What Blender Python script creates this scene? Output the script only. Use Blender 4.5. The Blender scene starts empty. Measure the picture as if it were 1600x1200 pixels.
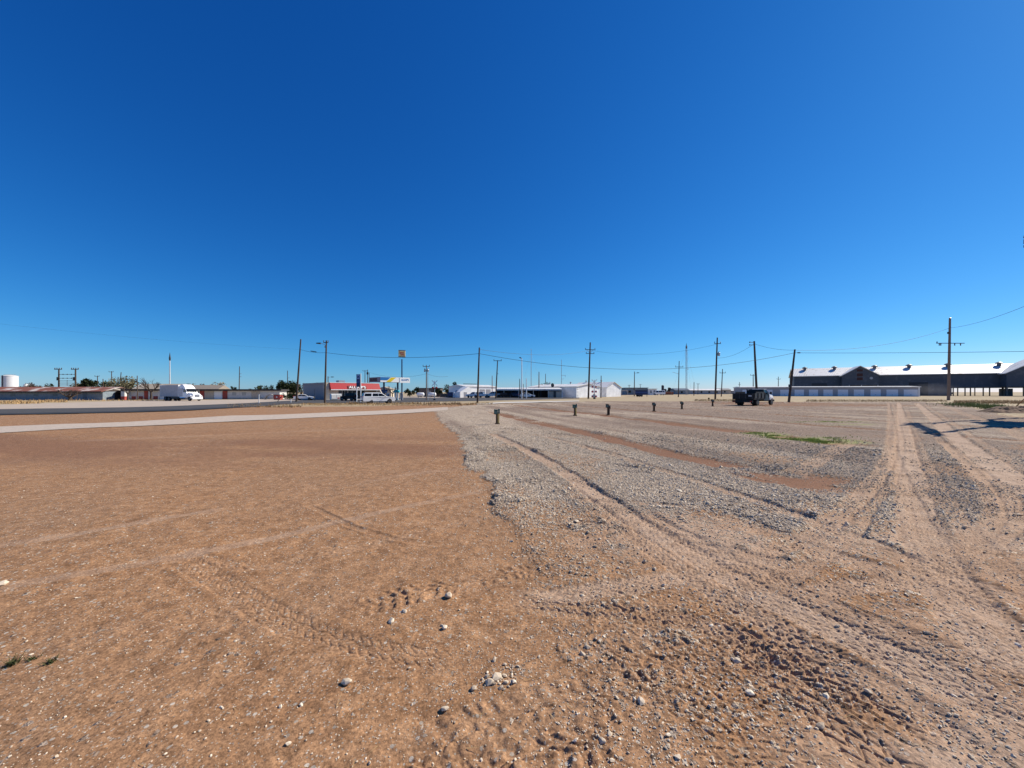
import bpy, math, random
import numpy as np
from mathutils import Vector, Matrix
random.seed(7)
RNG = np.random.default_rng(11)
S = bpy.context.scene
COL = S.collection
R = math.radians
# ------------------------------------------------------------------ camera, sky, sun, exposure
CAM_H, HOR, F = 1.7, 612.5, 600.0          # metres, horizon row and focal length (1600 px wide photo)
cam = bpy.data.cameras.new('camera')
cam.sensor_width = 36; cam.lens = 36*F/1600
cam.shift_y = (HOR-600)/1600
cam.clip_start = 0.05; cam.clip_end = 20000
camo = bpy.data.objects.new('camera', cam); COL.objects.link(camo)
camo.location = (0, 0, CAM_H); camo.rotation_euler = (R(90), 0, 0)
S.camera = camo
SUN_AZ, SUN_EL = R(68), R(39)
w = bpy.data.worlds.new('World'); S.world = w; w.use_nodes = True
nt = w.node_tree; nt.nodes.clear()
sky = nt.nodes.new('ShaderNodeTexSky'); sky.sky_type = 'NISHITA'; sky.sun_disc = False
sky.sun_elevation = SUN_EL; sky.sun_rotation = SUN_AZ
sky.altitude = 1000; sky.air_density = 1.0; sky.dust_density = 0.3; sky.ozone_density = 6.0
# deep dry-air blue: the same curve per colour channel over the whole sky
sp_ = nt.nodes.new('ShaderNodeSeparateColor'); cb_ = nt.nodes.new('ShaderNodeCombineColor'); nt.links.new(sky.outputs[0], sp_.inputs[0])
for k_, (g_, a_) in enumerate(((1.86, .76), (1.15, .715), (.85, .85))):
    p_ = nt.nodes.new('ShaderNodeMath'); p_.operation = 'POWER'; p_.inputs[1].default_value = g_
    q_ = nt.nodes.new('ShaderNodeMath'); q_.operation = 'MULTIPLY'; q_.inputs[1].default_value = a_*0.1**(g_-1)
    nt.links.new(sp_.outputs[k_], p_.inputs[0]); nt.links.new(p_.outputs[0], q_.inputs[0]); nt.links.new(q_.outputs[0], cb_.inputs[k_])
bg = nt.nodes.new('ShaderNodeBackground'); bg.inputs['Strength'].default_value = 0.10
wo = nt.nodes.new('ShaderNodeOutputWorld')
nt.links.new(cb_.outputs[0], bg.inputs['Color']); nt.links.new(bg.outputs[0], wo.inputs[0])
sl = bpy.data.lights.new('sun', 'SUN'); sl.energy = 5.0; sl.angle = R(0.5); sl.color = (1.0, 0.93, 0.80)
so = bpy.data.objects.new('sun', sl); COL.objects.link(so)
SUNV = Vector((math.sin(SUN_AZ)*math.cos(SUN_EL), math.cos(SUN_AZ)*math.cos(SUN_EL), math.sin(SUN_EL)))
so.rotation_euler = SUNV.to_track_quat('Z', 'Y').to_euler(); so.location = (60, 20, 60)
S.view_settings.view_transform = 'Standard'; S.view_settings.look = 'None'
S.view_settings.exposure = 0.36; S.view_settings.gamma = 1
S.cycles.max_bounces = 5; S.cycles.diffuse_bounces = 2; S.cycles.glossy_bounces = 2; S.cycles.transmission_bounces = 2
S.cycles.volume_bounces = 0

# ------------------------------------------------------------------ placement helpers
def sst(a, b, v):
    t = np.clip((np.asarray(v, float)-a)/(b-a), 0, 1); return t*t*(3-2*t)
def gz(x, y):
    return -0.4*sst(-4, -25, x)*sst(32, 62, y) + 0.25*sst(20, 60, x)*sst(60, 110, y)
def at(px, py):
    """where the ground shows at this place of the photo"""
    Y = F*CAM_H/(py-HOR)
    for _ in range(25):
        X = (px-800)/F*Y
        Y = 0.5*Y+0.5*F*(CAM_H-float(gz(X, Y)))/(py-HOR)
    return ((px-800)/F*Y, Y)
def XY(px, Y): return (px-800)/F*Y
def ZZ(py, Y): return CAM_H+(HOR-py)/F*Y
def G(px, Y):
    X = XY(px, Y); return (X, Y, float(gz(X, Y)))

# ------------------------------------------------------------------ mesh helpers
class MB:
    def __init__(s): s.v = []; s.f = []
    def add(s, vs, fs):
        o = len(s.v); s.v += [tuple(p) for p in vs]; s.f += [tuple(i+o for i in f) for f in fs]; return s
    def box(s, cx, cy, cz, sx, sy, sz, rz=0.0):
        """cz = bottom"""
        c, n = math.cos(rz), math.sin(rz); vs = []
        for z in (cz, cz+sz):
            for dx, dy in ((-1, -1), (1, -1), (1, 1), (-1, 1)):
                x, y = dx*sx/2, dy*sy/2; vs.append((cx+x*c-y*n, cy+x*n+y*c, z))
        return s.add(vs, [(3, 2, 1, 0), (4, 5, 6, 7), (0, 1, 5, 4), (1, 2, 6, 5), (2, 3, 7, 6), (3, 0, 4, 7)])
    def bx(s, x0, x1, y0, y1, z0, z1): return s.box((x0+x1)/2, (y0+y1)/2, z0, x1-x0, y1-y0, z1-z0)
    def prism(s, poly, y0, y1, w=None):
        """polygon in x,z pushed along y; w gives per-vertex half widths instead"""
        n = len(poly)
        if w is None: a = [(x, y0, z) for x, z in poly]; b = [(x, y1, z) for x, z in poly]
        else: a = [(x, -k, z) for (x, z), k in zip(poly, w)]; b = [(x, k, z) for (x, z), k in zip(poly, w)]
        fs = [tuple(range(n)), tuple(reversed(range(n, 2*n)))]
        fs += [((i+1) % n, i, n+i, n+(i+1) % n) for i in range(n)]
        return s.add(a+b, fs)
    def prismx(s, poly, x0, x1):
        n = len(poly); a = [(x0, y, z) for y, z in poly]; b = [(x1, y, z) for y, z in poly]
        fs = [tuple(reversed(range(n))), tuple(range(n, 2*n))] + [(i, (i+1) % n, n+(i+1) % n, n+i) for i in range(n)]
        return s.add(a+b, fs)
    def quad(s, *p): return s.add(p, [tuple(range(len(p)))])
    def tube(s, pts, r, k=6, cap=True):
        pts = [Vector(p) for p in pts]; n = len(pts)
        rs = r if isinstance(r, (list, tuple)) else [r]*n
        vs = []; fs = []
        for i, p in enumerate(pts):
            d = (pts[min(i+1, n-1)]-pts[max(i-1, 0)])
            if d.length < 1e-9: d = Vector((0, 0, 1))
            d.normalize()
            u = d.cross(Vector((0, 0, 1)) if abs(d.z) < .9 else Vector((1, 0, 0))).normalized(); v = d.cross(u)
            for j in range(k):
                a = 2*math.pi*j/k; vs.append(p+u*math.cos(a)*rs[i]+v*math.sin(a)*rs[i])
        for i in range(n-1):
            for j in range(k):
                fs.append((i*k+j, i*k+(j+1) % k, (i+1)*k+(j+1) % k, (i+1)*k+j))
        if cap: fs += [tuple(reversed(range(k))), tuple(range((n-1)*k, n*k))]
        return s.add(vs, fs)
    def lathe(s, prof, k=24, c=(0, 0, 0)):
        vs = []; fs = []; n = len(prof)
        for r, z in prof:
            for j in range(k):
                a = 2*math.pi*j/k; vs.append((c[0]+r*math.cos(a), c[1]+r*math.sin(a), c[2]+z))
        for i in range(n-1):
            for j in range(k): fs.append((i*k+j, i*k+(j+1) % k, (i+1)*k+(j+1) % k, (i+1)*k+j))
        fs += [tuple(reversed(range(k))), tuple(range((n-1)*k, n*k))]
        return s.add(vs, fs)
def link_mesh(name, me, mat, parent=None):
    o = bpy.data.objects.new(name, me); COL.objects.link(o)
    if mat is not None: me.materials.append(mat)
    if parent is not None: o.parent = parent
    return o
def part(name, mb, mat, parent=None, label=None, smooth=False, bevel=0):
    me = bpy.data.meshes.new(name); me.from_pydata([tuple(p) for p in mb.v], [], mb.f); me.update()
    if smooth:
        for p in me.polygons: p.use_smooth = True
    o = link_mesh(name, me, mat, parent)
    if bevel:
        b = o.modifiers.new('b', 'BEVEL'); b.width = bevel; b.segments = 2; b.limit_method = 'ANGLE'; b.angle_limit = R(30)
    if label: o['label'] = label
    return o
def tag(o, label, cat, group=None, kind=None):
    if label: o['label'] = label
    if cat: o['category'] = cat
    if group: o['group'] = group
    if kind: o['kind'] = kind
    return o
def thing(name, label, cat, loc=(0, 0, 0), rz=0.0, group=None):
    o = bpy.data.objects.new(name, None); COL.objects.link(o); o.empty_display_size = .3
    o.location = loc; o.rotation_euler = (0, 0, rz)
    return tag(o, label, cat, group)

# ------------------------------------------------------------------ materials
def _n(nt, t, **kw):
    n = nt.nodes.new(t)
    for k, v in kw.items(): setattr(n, k, v)
    return n
MATS = {}
def M(name, col, rough=.7, metal=0.0, var=.12, scale=2.0, bump=0.0, bscale=12.0, col2=None, thr=None, spec=.3, stretch=None):
    """plain paint/wood/metal with cloudy variation of its own colour (col2: stains where a noise passes thr)"""
    if name in MATS: return MATS[name]
    m = bpy.data.materials.new(name); m.use_nodes = True; nt = m.node_tree; b = nt.nodes['Principled BSDF']
    b.inputs['Roughness'].default_value = rough; b.inputs['Metallic'].default_value = metal
    b.inputs['Specular IOR Level'].default_value = spec
    tc = _n(nt, 'ShaderNodeTexCoord'); mp = _n(nt, 'ShaderNodeMapping'); nt.links.new(tc.outputs['Object'], mp.inputs[0])
    if stretch: mp.inputs['Scale'].default_value = stretch
    no = _n(nt, 'ShaderNodeTexNoise'); no.inputs['Scale'].default_value = scale; no.inputs['Detail'].default_value = 5; no.inputs['Roughness'].default_value = .65
    nt.links.new(mp.outputs[0], no.inputs['Vector'])
    rp = _n(nt, 'ShaderNodeValToRGB'); nt.links.new(no.outputs['Fac'], rp.inputs[0])
    a = [max(0, c*(1-var)) for c in col]; c2 = [min(1, c*(1+var)) for c in col]
    if col2 is None:
        rp.color_ramp.elements[0].position = .3; rp.color_ramp.elements[1].position = .7
        rp.color_ramp.elements[0].color = (*a, 1); rp.color_ramp.elements[1].color = (*c2, 1)
    else:
        t = thr or .5
        rp.color_ramp.elements[0].position = t-.06; rp.color_ramp.elements[1].position = t+.06
        rp.color_ramp.elements[0].color = (*col, 1); rp.color_ramp.elements[1].color = (*col2, 1)
    nt.links.new(rp.outputs[0], b.inputs['Base Color'])
    if bump:
        nb = _n(nt, 'ShaderNodeTexNoise'); nb.inputs['Scale'].default_value = bscale; nb.inputs['Detail'].default_value = 4
        nt.links.new(mp.outputs[0], nb.inputs['Vector'])
        bp = _n(nt, 'ShaderNodeBump'); bp.inputs['Strength'].default_value = bump; bp.inputs['Distance'].default_value = .02
        nt.links.new(nb.outputs['Fac'], bp.inputs['Height']); nt.links.new(bp.outputs[0], b.inputs['Normal'])
    MATS[name] = m; return m
def corrugated(name, col, axis='X', period=.25, rough=.45, metal=.3, col2=None, var=.15, thr=.55):
    if name in MATS: return MATS[name]
    m = M(name, col, rough, metal, var, .6, col2=col2, thr=thr); nt = m.node_tree; b = nt.nodes['Principled BSDF']
    tc = _n(nt, 'ShaderNodeTexCoord'); wv = _n(nt, 'ShaderNodeTexWave', wave_type='BANDS', bands_direction=axis)
    wv.inputs['Scale'].default_value = 2*math.pi/20/period; nt.links.new(tc.outputs['Object'], wv.inputs['Vector'])
    bp = _n(nt, 'ShaderNodeBump'); bp.inputs['Strength'].default_value = .6; bp.inputs['Distance'].default_value = .03
    nt.links.new(wv.outputs['Fac'], bp.inputs['Height']); nt.links.new(bp.outputs[0], b.inputs['Normal'])
    return m
wood = M('weathered_pole_wood', (.085, .058, .042), .85, var=.35, scale=3, bump=.4, stretch=(8, 8, .6))
wood_l = M('grey_brown_pole_wood', (.23, .165, .125), .85, var=.3, scale=3, bump=.4, stretch=(8, 8, .6))
wood_lit = M('sunlit_post_wood', (.48, .34, .11), .8, var=.25, scale=6, stretch=(6, 6, 1))
wood_d = M('dark_and_shaded_post_wood', (.10, .06, .035), .85, var=.3, scale=6)
steel = M('galvanised_steel', (.42, .43, .44), .45, .6)
steel_d = M('dark_steel', (.06, .065, .07), .5, .4)
wire_m = M('black_cable', (.025, .025, .028), .6)
porc = M('brown_porcelain', (.09, .06, .05), .3)
white = M('white_paint', (.85, .85, .83), .5, var=.05)
whited = M('dusty_white_paint', (.66, .64, .60), .6, var=.12)
carwhite = M('white_car_paint', (.88, .88, .87), .18, var=.02, spec=.6)
carblack = M('black_car_paint', (.010, .010, .012), .4, var=.1, spec=.3)
glass = M('dark_window_glass', (.008, .010, .012), .15, spec=.3, var=.1)
rubber = M('tyre_rubber', (.018, .018, .019), .8, var=.2)
rimm = M('wheel_rim_metal', (.45, .45, .46), .35, .8)
chrome = M('chrome_metal', (.6, .6, .62), .2, .9)
redp = M('red_metal_fascia', (.40, .015, .022), .5, var=.08)
redd = M('faded_red_paint', (.36, .07, .055), .7, var=.2)
brick = M('red_brown_brick', (.25, .09, .06), .85, var=.25, scale=8)
cream = M('cream_stucco', (.62, .53, .40), .85, var=.1)
beige = M('beige_panel', (.52, .45, .36), .8, var=.12)
greyw = M('grey_stucco', (.30, .29, .29), .85, var=.08)
greyd = M('grey_metal_door', (.32, .32, .34), .5, .2)
bluew = M('blue_grey_siding', (.22, .26, .29), .75, var=.2, scale=1.2)
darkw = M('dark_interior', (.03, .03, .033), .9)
blue = M('blue_fascia', (.02, .16, .42), .45, var=.05)
dblue = M('dark_blue_steel', (.025, .05, .13), .45, var=.15)
teal = M('teal_plastic', (.03, .38, .45), .5)
yellow = M('yellow_stripe_paint', (.75, .55, .02), .5, var=.04)
oldred = M('dark_red_fascia', (.11, .03, .04), .55)
lampm = M('lamp_glass', (.5, .5, .48), .3)
redl = M('red_tail_lens', (.35, .01, .01), .25)
amber = M('orange_plastic', (.7, .2, .03), .5)
rust_roof = M('rusty_metal_roof', (.23, .085, .055), .8, var=.2, scale=.35, col2=(.62, .56, .50), thr=.57, stretch=(1, .5, 1))
roof_dark = M('dark_roof_fascia', (.05, .045, .045), .8)
roof_tan = M('tan_shingle_roof', (.40, .33, .25), .9, var=.12)
roof_white = corrugated('white_metal_roof', (.74, .72, .68), 'X', .6, .5, .1, col2=(.50, .44, .37), thr=.60)
wall_white = corrugated('white_metal_siding', (.84, .84, .84), 'X', .3, .5, .1)
wall_white_y = corrugated('white_metal_siding_side', (.84, .84, .84), 'Y', .3, .5, .1)
wall_grey = corrugated('dark_grey_metal_siding', (.085, .098, .115), 'X', .3, .6, .1, col2=(.13, .14, .155), thr=.58)
door_white = M('white_roll_door', (.74, .77, .82), .45, var=.04)
stor_wall = M('grey_storage_wall', (.36, .36, .38), .7, var=.06)

# ------------------------------------------------------------------ noise for terrain and scatter
def _hash(ix, iy, seed):
    h = (ix.astype(np.int64)*374761393 + iy.astype(np.int64)*668265263 + seed*982451653) & 0xffffffff
    h = ((h ^ (h >> 13))*1274126177) & 0xffffffff
    h = ((h ^ (h >> 16))*2246822519) & 0xffffffff
    return ((h ^ (h >> 15)) & 0xffffff)/float(0xffffff)
def vnoise(x, y, seed=0):
    fx = np.floor(x); fy = np.floor(y); tx = x-fx; ty = y-fy
    ix = fx.astype(np.int64); iy = fy.astype(np.int64)
    tx = tx*tx*(3-2*tx); ty = ty*ty*(3-2*ty)
    a = _hash(ix, iy, seed); b = _hash(ix+1, iy, seed); c = _hash(ix, iy+1, seed); d = _hash(ix+1, iy+1, seed)
    return (a*(1-tx)+b*tx)*(1-ty)+(c*(1-tx)+d*tx)*ty
def fbm(x, y, sc, oct=4, seed=0, gain=.5):
    """about 0..1, features of size sc metres"""
    t = 0; amp = 1; tot = 0; k = 1/sc
    for o in range(oct):
        t = t+amp*vnoise(x*k+17.3*o, y*k-9.1*o, seed+o); tot += amp; amp *= gain; k *= 2.03
    return t/tot
def inpoly(x, y, poly):
    r = np.zeros(x.shape, bool); n = len(poly)
    for i in range(n):
        x0, y0 = poly[i]; x1, y1 = poly[(i+1) % n]
        if y0 == y1: continue
        c = (y0 > y) != (y1 > y)
        r ^= c & (x < (x1-x0)*(y-y0)/(y1-y0)+x0)
    return r
def along(x, y, pts):
    """distance to polyline, signed side, length along it"""
    best = np.full(x.shape, 1e9); side = np.zeros(x.shape); U = np.zeros(x.shape); s0 = 0
    for (x0, y0), (x1, y1) in zip(pts[:-1], pts[1:]):
        dx, dy = x1-x0, y1-y0; L = math.hypot(dx, dy)
        if L < 1e-6: continue
        t = np.clip(((x-x0)*dx+(y-y0)*dy)/(L*L), 0, 1)
        ex, ey = x-(x0+t*dx), y-(y0+t*dy); d = np.hypot(ex, ey)
        k = d < best
        best = np.where(k, d, best); U = np.where(k, s0+t*L, U)
        side = np.where(k, np.sign(dx*ey-dy*ex), side); s0 += L
    return best, side, U
def W(*pp): return [at(px, py) for px, py in pp]
def smooth_path(pts, n=6):
    out = []; P = [pts[0]]+list(pts)+[pts[-1]]
    for i in range(1, len(P)-2):
        for k in range(n):
            t = k/n; q = []
            for c in (0, 1):
                a, b, d, e = P[i-1][c], P[i][c], P[i+1][c], P[i+2][c]
                q.append(.5*((2*b)+(-a+d)*t+(2*a-5*b+4*d-e)*t*t+(-a+3*b-3*d+e)*t**3))
            out.append(tuple(q))
    out.append(tuple(pts[-1])); return out
# gravel pad outline (clockwise from the near left edge)
PAD = W((1010, 1420), (985, 1300), (900, 1150), (880, 1040), (872, 960), (838, 885), (815, 860), (797, 832), (776, 792), (768, 758), (731, 725), (727, 703), (712, 677), (690, 660), (680, 648),
        (686, 639), (720, 634.5), (760, 632), (905, 627.5), (1110, 626.5), (1240, 628), (1440, 627.5), (1500, 633), (1545, 644), (1600, 655), (1750, 668)) + [(60, 20), (60, 1.0), (2.5, .6)]
STRIPS = [(3.0+6.9*k, [.70, .85, .60, .5, .5, .5][k]) for k in range(6)]      # bare red strips between the parking rows
TR = []   # wheel tracks: path, half width, dust, depth, tread kind, tread height
def track(pp, hw, dust=.8, depth=.02, kind=None, th=.0, berm=.012, world=False):
    TR.append((smooth_path(pp if world else W(*pp)), hw, dust, depth, kind, th*(1.1 if kind == 'zig' else .8), berm))
# long tracks down the parking rows
track([(768, 679), (815, 702), (860, 727), (960, 792), (1060, 852), (1200, 935), (1400, 1030), (1640, 1140)], .20, .85, .025, 'zig', .008)
track([(850, 684), (950, 710), (1040, 738), (1200, 790), (1400, 865), (1640, 960)], .17, .7, .02, 'zig', .007)
track([(880, 757), (990, 835), (1090, 905), (1260, 1010), (1420, 1110), (1540, 1210)], .15, .55, .015, 'zig', .009)
track([(1000, 800), (1150, 880), (1330, 965), (1640, 1085)], .16, .6, .012, 'zig', .008)
track([(1130, 1000), (1260, 1090), (1420, 1230)], .14, .3, .015, 'zig', .010)
track([(1120, 800), (1250, 850), (1430, 910), (1640, 985)], .2, .5, .012, 'zig', .007)
# drive on the right
track([(1388, 629), (1392, 660), (1392, 700), (1372, 745), (1300, 815), (1210, 860), (1060, 900), (900, 925), (790, 935)], .15, .7, .02, 'zig', .007)
track([(1404, 629), (1412, 665), (1416, 700), (1424, 760), (1440, 830), (1475, 900), (1560, 1000), (1640, 1090)], .24, .9, .02, 'zig', .008)
track([(1392, 690), (1404, 735), (1432, 800), (1480, 880), (1640, 1040)], .12, .55, .02, 'zig', .006)
track([(1432, 630), (1455, 650), (1490, 682), (1545, 722), (1640, 785)], .30, .95, .03, None, .0)
track([(1470, 632), (1530, 655), (1640, 700)], .30, .6, .02, None, 0)
track([(1470, 690), (1540, 745), (1582, 790), (1575, 825), (1520, 865), (1420, 905), (1250, 930)], .13, .7, .02, 'zig', .006)
track([(1396, 632), (1403, 665), (1404, 700), (1392, 745), (1340, 815), (1280, 870), (1180, 930)], .12, .6, .012, 'zig', .006)
track([(1450, 672), (1515, 732), (1552, 785), (1540, 830), (1470, 880), (1350, 920)], .11, .65, .015, 'zig', .006)
track([(1445, 632), (1480, 656), (1530, 690), (1600, 735), (1680, 780)], .12, .6, .012, None, 0)
track([(1418, 640), (1430, 680), (1450, 730), (1490, 800), (1560, 880), (1660, 960)], .12, .5, .012, 'zig', .006)
track([(1330, 690), (1290, 715), (1240, 742)], .22, .6, .01)
track([(1180, 845), (1300, 850), (1450, 880), (1640, 905)], .25, .55, .012, 'zig', .006)
track([(870, 778), (960, 786), (1040, 790), (1100, 795)], .10, .6, .01)
track([(860, 812), (960, 826), (1060, 838), (1130, 850)], .12, .6, .012, 'lug', .010)
track([(870, 850), (960, 842), (1060, 848), (1170, 870), (1300, 900)], .16, .5, .012, 'lug', .012)
# prints in the near dirt
track([(540, 952), (620, 934), (700, 913), (800, 892), (880, 880)], .16, .06, .012, 'lug', .038)
track([(785, 938), (900, 951), (1000, 962), (1120, 985), (1230, 1030), (1330, 1090), (1420, 1180)], .13, .4, .012, 'scale', .030)
track([(275, 872), (330, 900), (420, 955), (540, 1005), (640, 1030), (730, 1040)], .11, .08, .008, 'zig', .006)
track([(285, 868), (380, 884), (470, 872), (640, 835), (780, 800)], .10, .12, .01, 'zig', .006)
track([(900, 1050), (1000, 1032), (1080, 1022), (1170, 1012), (1270, 1005)], .20, .15, .01, 'lug', .032)
track([(560, 1240), (660, 1185), (760, 1140), (860, 1105), (1000, 1085), (1100, 1075)], .20, .1, .01, 'lug', .028)
track([(560, 1250), (700, 1230), (860, 1180), (980, 1150)], .14, .1, .01, 'lug', .046)
track([(480, 790), (540, 818), (620, 842), (690, 850)], .05, .05, .012)
track([(300, 975), (420, 962), (520, 940), (600, 915)], .14, .05, .005, 'lug', .010)
track([(40, 1010), (180, 985), (330, 960)], .14, .05, .006, 'lug', .012)
# pale streaks on the dirt
for pp, hw, d in (([(-60, 862), (120, 838), (240, 815), (360, 796)], .10, .34), ([(-60, 928), (150, 895), (300, 866), (470, 830), (640, 790), (760, 765)], .09, .38),
                  ([(280, 873), (300, 866), (330, 860)], .12, .5), ([(560, 755), (640, 742), (720, 732)], .12, .22), ([(100, 660+30), (350, 679), (600, 668)], .3, .18)):
    track(pp, hw, d, .004, None, 0, .002)
SCARS = [((645, 1025), .25), ((520, 800), .3), ((700, 852), .3)]
HOLE = at(1235, 748)
def fields(x, y):
    """terrain height and colour masks (bare surface facts: gravel cover, pale dust, damp red soil, dry grass, green)"""
    x = np.asarray(x, float); y = np.asarray(y, float)
    z = np.asarray(gz(x, y), float).copy()
    r = np.hypot(x, y)
    n1 = fbm(x, y, 5, 3, 1); n2 = fbm(x, y, .9, 3, 5); n3 = fbm(x, y, .16, 3, 9)
    near = sst(120, 40, r)
    z += near*((n1-.5)*.10+(n2-.5)*.03+(n3-.5)*.010)
    # pad
    jx = (fbm(x, y, .5, 3, 21)-.5)*np.clip(.25+.02*y, 0, 1.2); jy = (fbm(x, y, .5, 3, 25)-.5)*np.clip(.3+.05*y, 0, 2.5)
    blur = sst(4.6, 2.6, y)
    pad = np.zeros(x.shape)
    for ox, oy in ((0, 0), (.05, 0), (-.05, 0), (0, .08), (0, -.08)):
        kx = 1+8*blur; pad += inpoly(x+jx*(1+3*blur)+ox*kx, y+jy*(1+2*blur)+oy*kx, PAD)/5.0
    gravel = pad*(.34+.66*sst(3.5, 5.4, y+1.2*(n1-.5)*2-.09*np.clip(x-.8, 0, 9)))
    patch = fbm(x, y, 1.6, 4, 31)
    gravel *= 1-.45*sst(.50, .66, patch)*sst(22, 9, y)
    gravel = np.clip(gravel+pad*.40*sst(.60, .74, fbm(x, y, .6, 3, 35))*sst(6, 4, y), 0, 1)
    gravel = np.maximum(gravel, (1-pad)*.16*sst(.50, .68, fbm(x, y, 2.4, 4, 161))*sst(25, 12, y))
    # the bare strips
    red = np.zeros(x.shape)
    for (x0, hw), k in zip(STRIPS, range(9)):
        c = x-(x0-.28*(y-15.6))+(fbm(x, y, 1.3, 3, 40+k)-.5)*.5
        s = sst(hw, hw*.55, np.abs(c))*sst(5.6, 7.2, y)*sst(60, 45, y)
        if k == 0: s *= sst(34, 30, y)
        else: s *= sst(9, 12.5, y) if k > 1 else sst(11.2, 13, y)
        s *= sst(.18, .36, fbm(x, y, 2.2, 3, 50+k)+.1)
        red = np.maximum(red, s)
    hx, hy = HOLE; red = np.maximum(red, sst(1.0, .55, np.hypot((x-hx)/1.5, (y-hy)/.8)+(n2-.5)*.5))
    red = np.maximum(red, pad*.85*sst(42, 47, y)*sst(75, 62, y)*sst(27, 32, x)*sst(56, 46, x))
    z -= .035*red*pad
    gravel *= np.clip(1-.92*red*(.72+.45*n2), 0, 1)
    dust = np.zeros(x.shape); dz = np.zeros(x.shape)
    m = (r < 95) & (y > .4)
    if m.any():
        xm, ym = x[m], y[m]; dm = dust[m]; zm = dz[m]; gm = gravel[m]
        wob = (fbm(xm, ym, .35, 3, 61)-.5); n3_ = n3[m]
        for pts, hw, du, dep, kind, th, berm in TR:
            xs = [p[0] for p in pts]; ys = [p[1] for p in pts]
            q = (xm > min(xs)-2) & (xm < max(xs)+2) & (ym > min(ys)-2) & (ym < max(ys)+2)
            if not q.any(): continue
            d, sd, u = along(xm[q], ym[q], pts); v = d*sd
            dd = d+wob[q]*hw*.55
            Lt = sum(math.hypot(b_[0]-a_[0], b_[1]-a_[1]) for a_, b_ in zip(pts[:-1], pts[1:]))
            e = sst(hw*1.15, hw*.75, dd)*sst(-.05, min(.35, Lt*.2), u)*sst(-.05, min(.35, Lt*.2), Lt-u)
            nn = fbm(xm[q], ym[q], .5, 2, 71)
            dm[q] = np.maximum(dm[q], du*e*(.65+.6*nn)); gm[q] *= 1-np.clip(.82*e*min(1, du*1.15)*(.5+.8*nn), 0, 1)
            zm[q] += (-dep*.6*e + .6*berm*np.exp(-((dd-hw*1.35)/(hw*.28+.01))**2)*(.4+1.2*nn))*(.55+.45*sst(3.2, 6, ym[q]))
            if kind and th:
                wear = e*sst(.20, .5, fbm(xm[q], ym[q], .45, 2, 77)+.12)
                if kind == 'zig':
                    ph = u/.085+.9*np.abs(((v/.11) % 1)-.5)*2
                    t = np.abs((ph % 1)-.5)*2
                    zm[q] += th*wear*(sst(.0, .35, t)-1)*1.1
                    t2 = np.abs(((v/.075+.15*np.sin(u*30)) % 1)-.5)*2
                    zm[q] += th*.7*wear*(sst(0, .3, t2)-1)
                elif kind == 'scale':
                    ph = u/.07+.5*np.cos(v/.055*math.pi)
                    t = ph % 1
                    zm[q] += th*wear*(t-.6)
                else:
                    st = (v > 0)*.5
                    wu = 1.6*(fbm(xm[q], ym[q], .22, 2, 79)-.5); pu = np.abs(((u/.105+st+.6*np.abs(v)/hw+wu) % 1)-.5)*2; pv = np.abs(((v/(hw*.62)+.5*wu) % 1)-.5)*2
                    zm[q] += th*.5*wear*(sst(.25, .8, pu)*sst(.12, .5, pv)-.5)*(.5+1.0*nn)*(.5+n3_[q])
        dust[m] = dm; dz[m] = zm; gravel[m] = gm
    z += dz*sst(95, 60, r)
    # overlapping faint tyre prints all over the compacted part of the pad
    pm = pad*sst(12, 6, y)*sst(.2, 1.6, x+.25*y)
    for a_, per, k in ((-62, .095, 131), (-38, .075, 137), (-82, .11, 143)):
        ca_, sa_ = math.cos(R(a_)), math.sin(R(a_)); uu = x*ca_+y*sa_; vv = -x*sa_+y*ca_
        wp = (fbm(x, y, .9, 3, k)-.5)*5
        ph = (uu/per+wp+.42*np.cos(vv/.05*math.pi+wp*2)) % 1
        z += pm*sst(.50, .62, fbm(x, y, 1.3, 3, k+3))*.0085*(ph**1.6-.4)
    z += near*(1-pad)*sst(14, 8, r)*((fbm(x, y, .30, 3, 121)-.5)*.018+(fbm(x, y, .07, 2, 125)-.5)*.008)
    dust = np.maximum(dust, .85*pad*sst(7.5, 4.0, y)*sst(.25, .55, fbm(x, y, 1.1, 4, 81))*sst(.0, 2.2, x))
    z += .03*np.clip(gravel*1.6, 0, 1)*pad+gravel*(n3-.5)*.012
    lump = fbm(x, y, .055, 2, 91)
    z += near*(lump-.5)*(.004+.007*gravel)
    # loose heaps of dark stones pushed aside on the pad
    heap = pad*sst(.63, .74, fbm(x*.8+y*.35, y*.7, .85, 3, 97))*sst(3, 5, y)*(1-dust)
    z += .03*heap; gravel = np.maximum(gravel, heap)
    # damp darker band across the left dirt
    band = sst(7.0, 9.5, y+.10*x)*sst(17, 12, y+.10*x)*sst(1, -3, x)*(1-pad)*sst(.25, .6, fbm(x*.4, y, 1.6, 3, 101))
    grass = sst(52, 62, y+.12*np.abs(x)+(n1-.5)*14)*(1-pad)
    grass = np.maximum(grass, sst(25, 34, x)*sst(20, 30, y)*(1-pad))
    green = np.zeros(x.shape)
    for (px, py), sx, sy in (((1248, 686), 1.5, .75), ((1195, 679), .9, .7), ((1290, 690), .6, .5), ((1300, 660), 1.8, .5), ((1350, 664), 1.5, .5), ((1330, 690), .5, .6)):
        cx, cy = at(px, py); green = np.maximum(green, sst(1.3, .3, np.hypot((x-cx)/sx, (y-cy)/sy)+(n2-.5)*1.6))
    ac = (x+.28*y)*.963; al = (y-.28*x)*.963
    row = .55*fbm(ac, al*.10, .9, 4, 151)+.45*fbm(ac*.5, al*.25, 3.0, 3, 155)
    row = np.clip(sst(.36, .62, row+.12*sst(4, 16, x)-.06*sst(2, -6, x)), 0, 1)
    return z, gravel, np.clip(dust, 0, 1), np.maximum(red, band*.75), grass, green, heap, row
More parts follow.
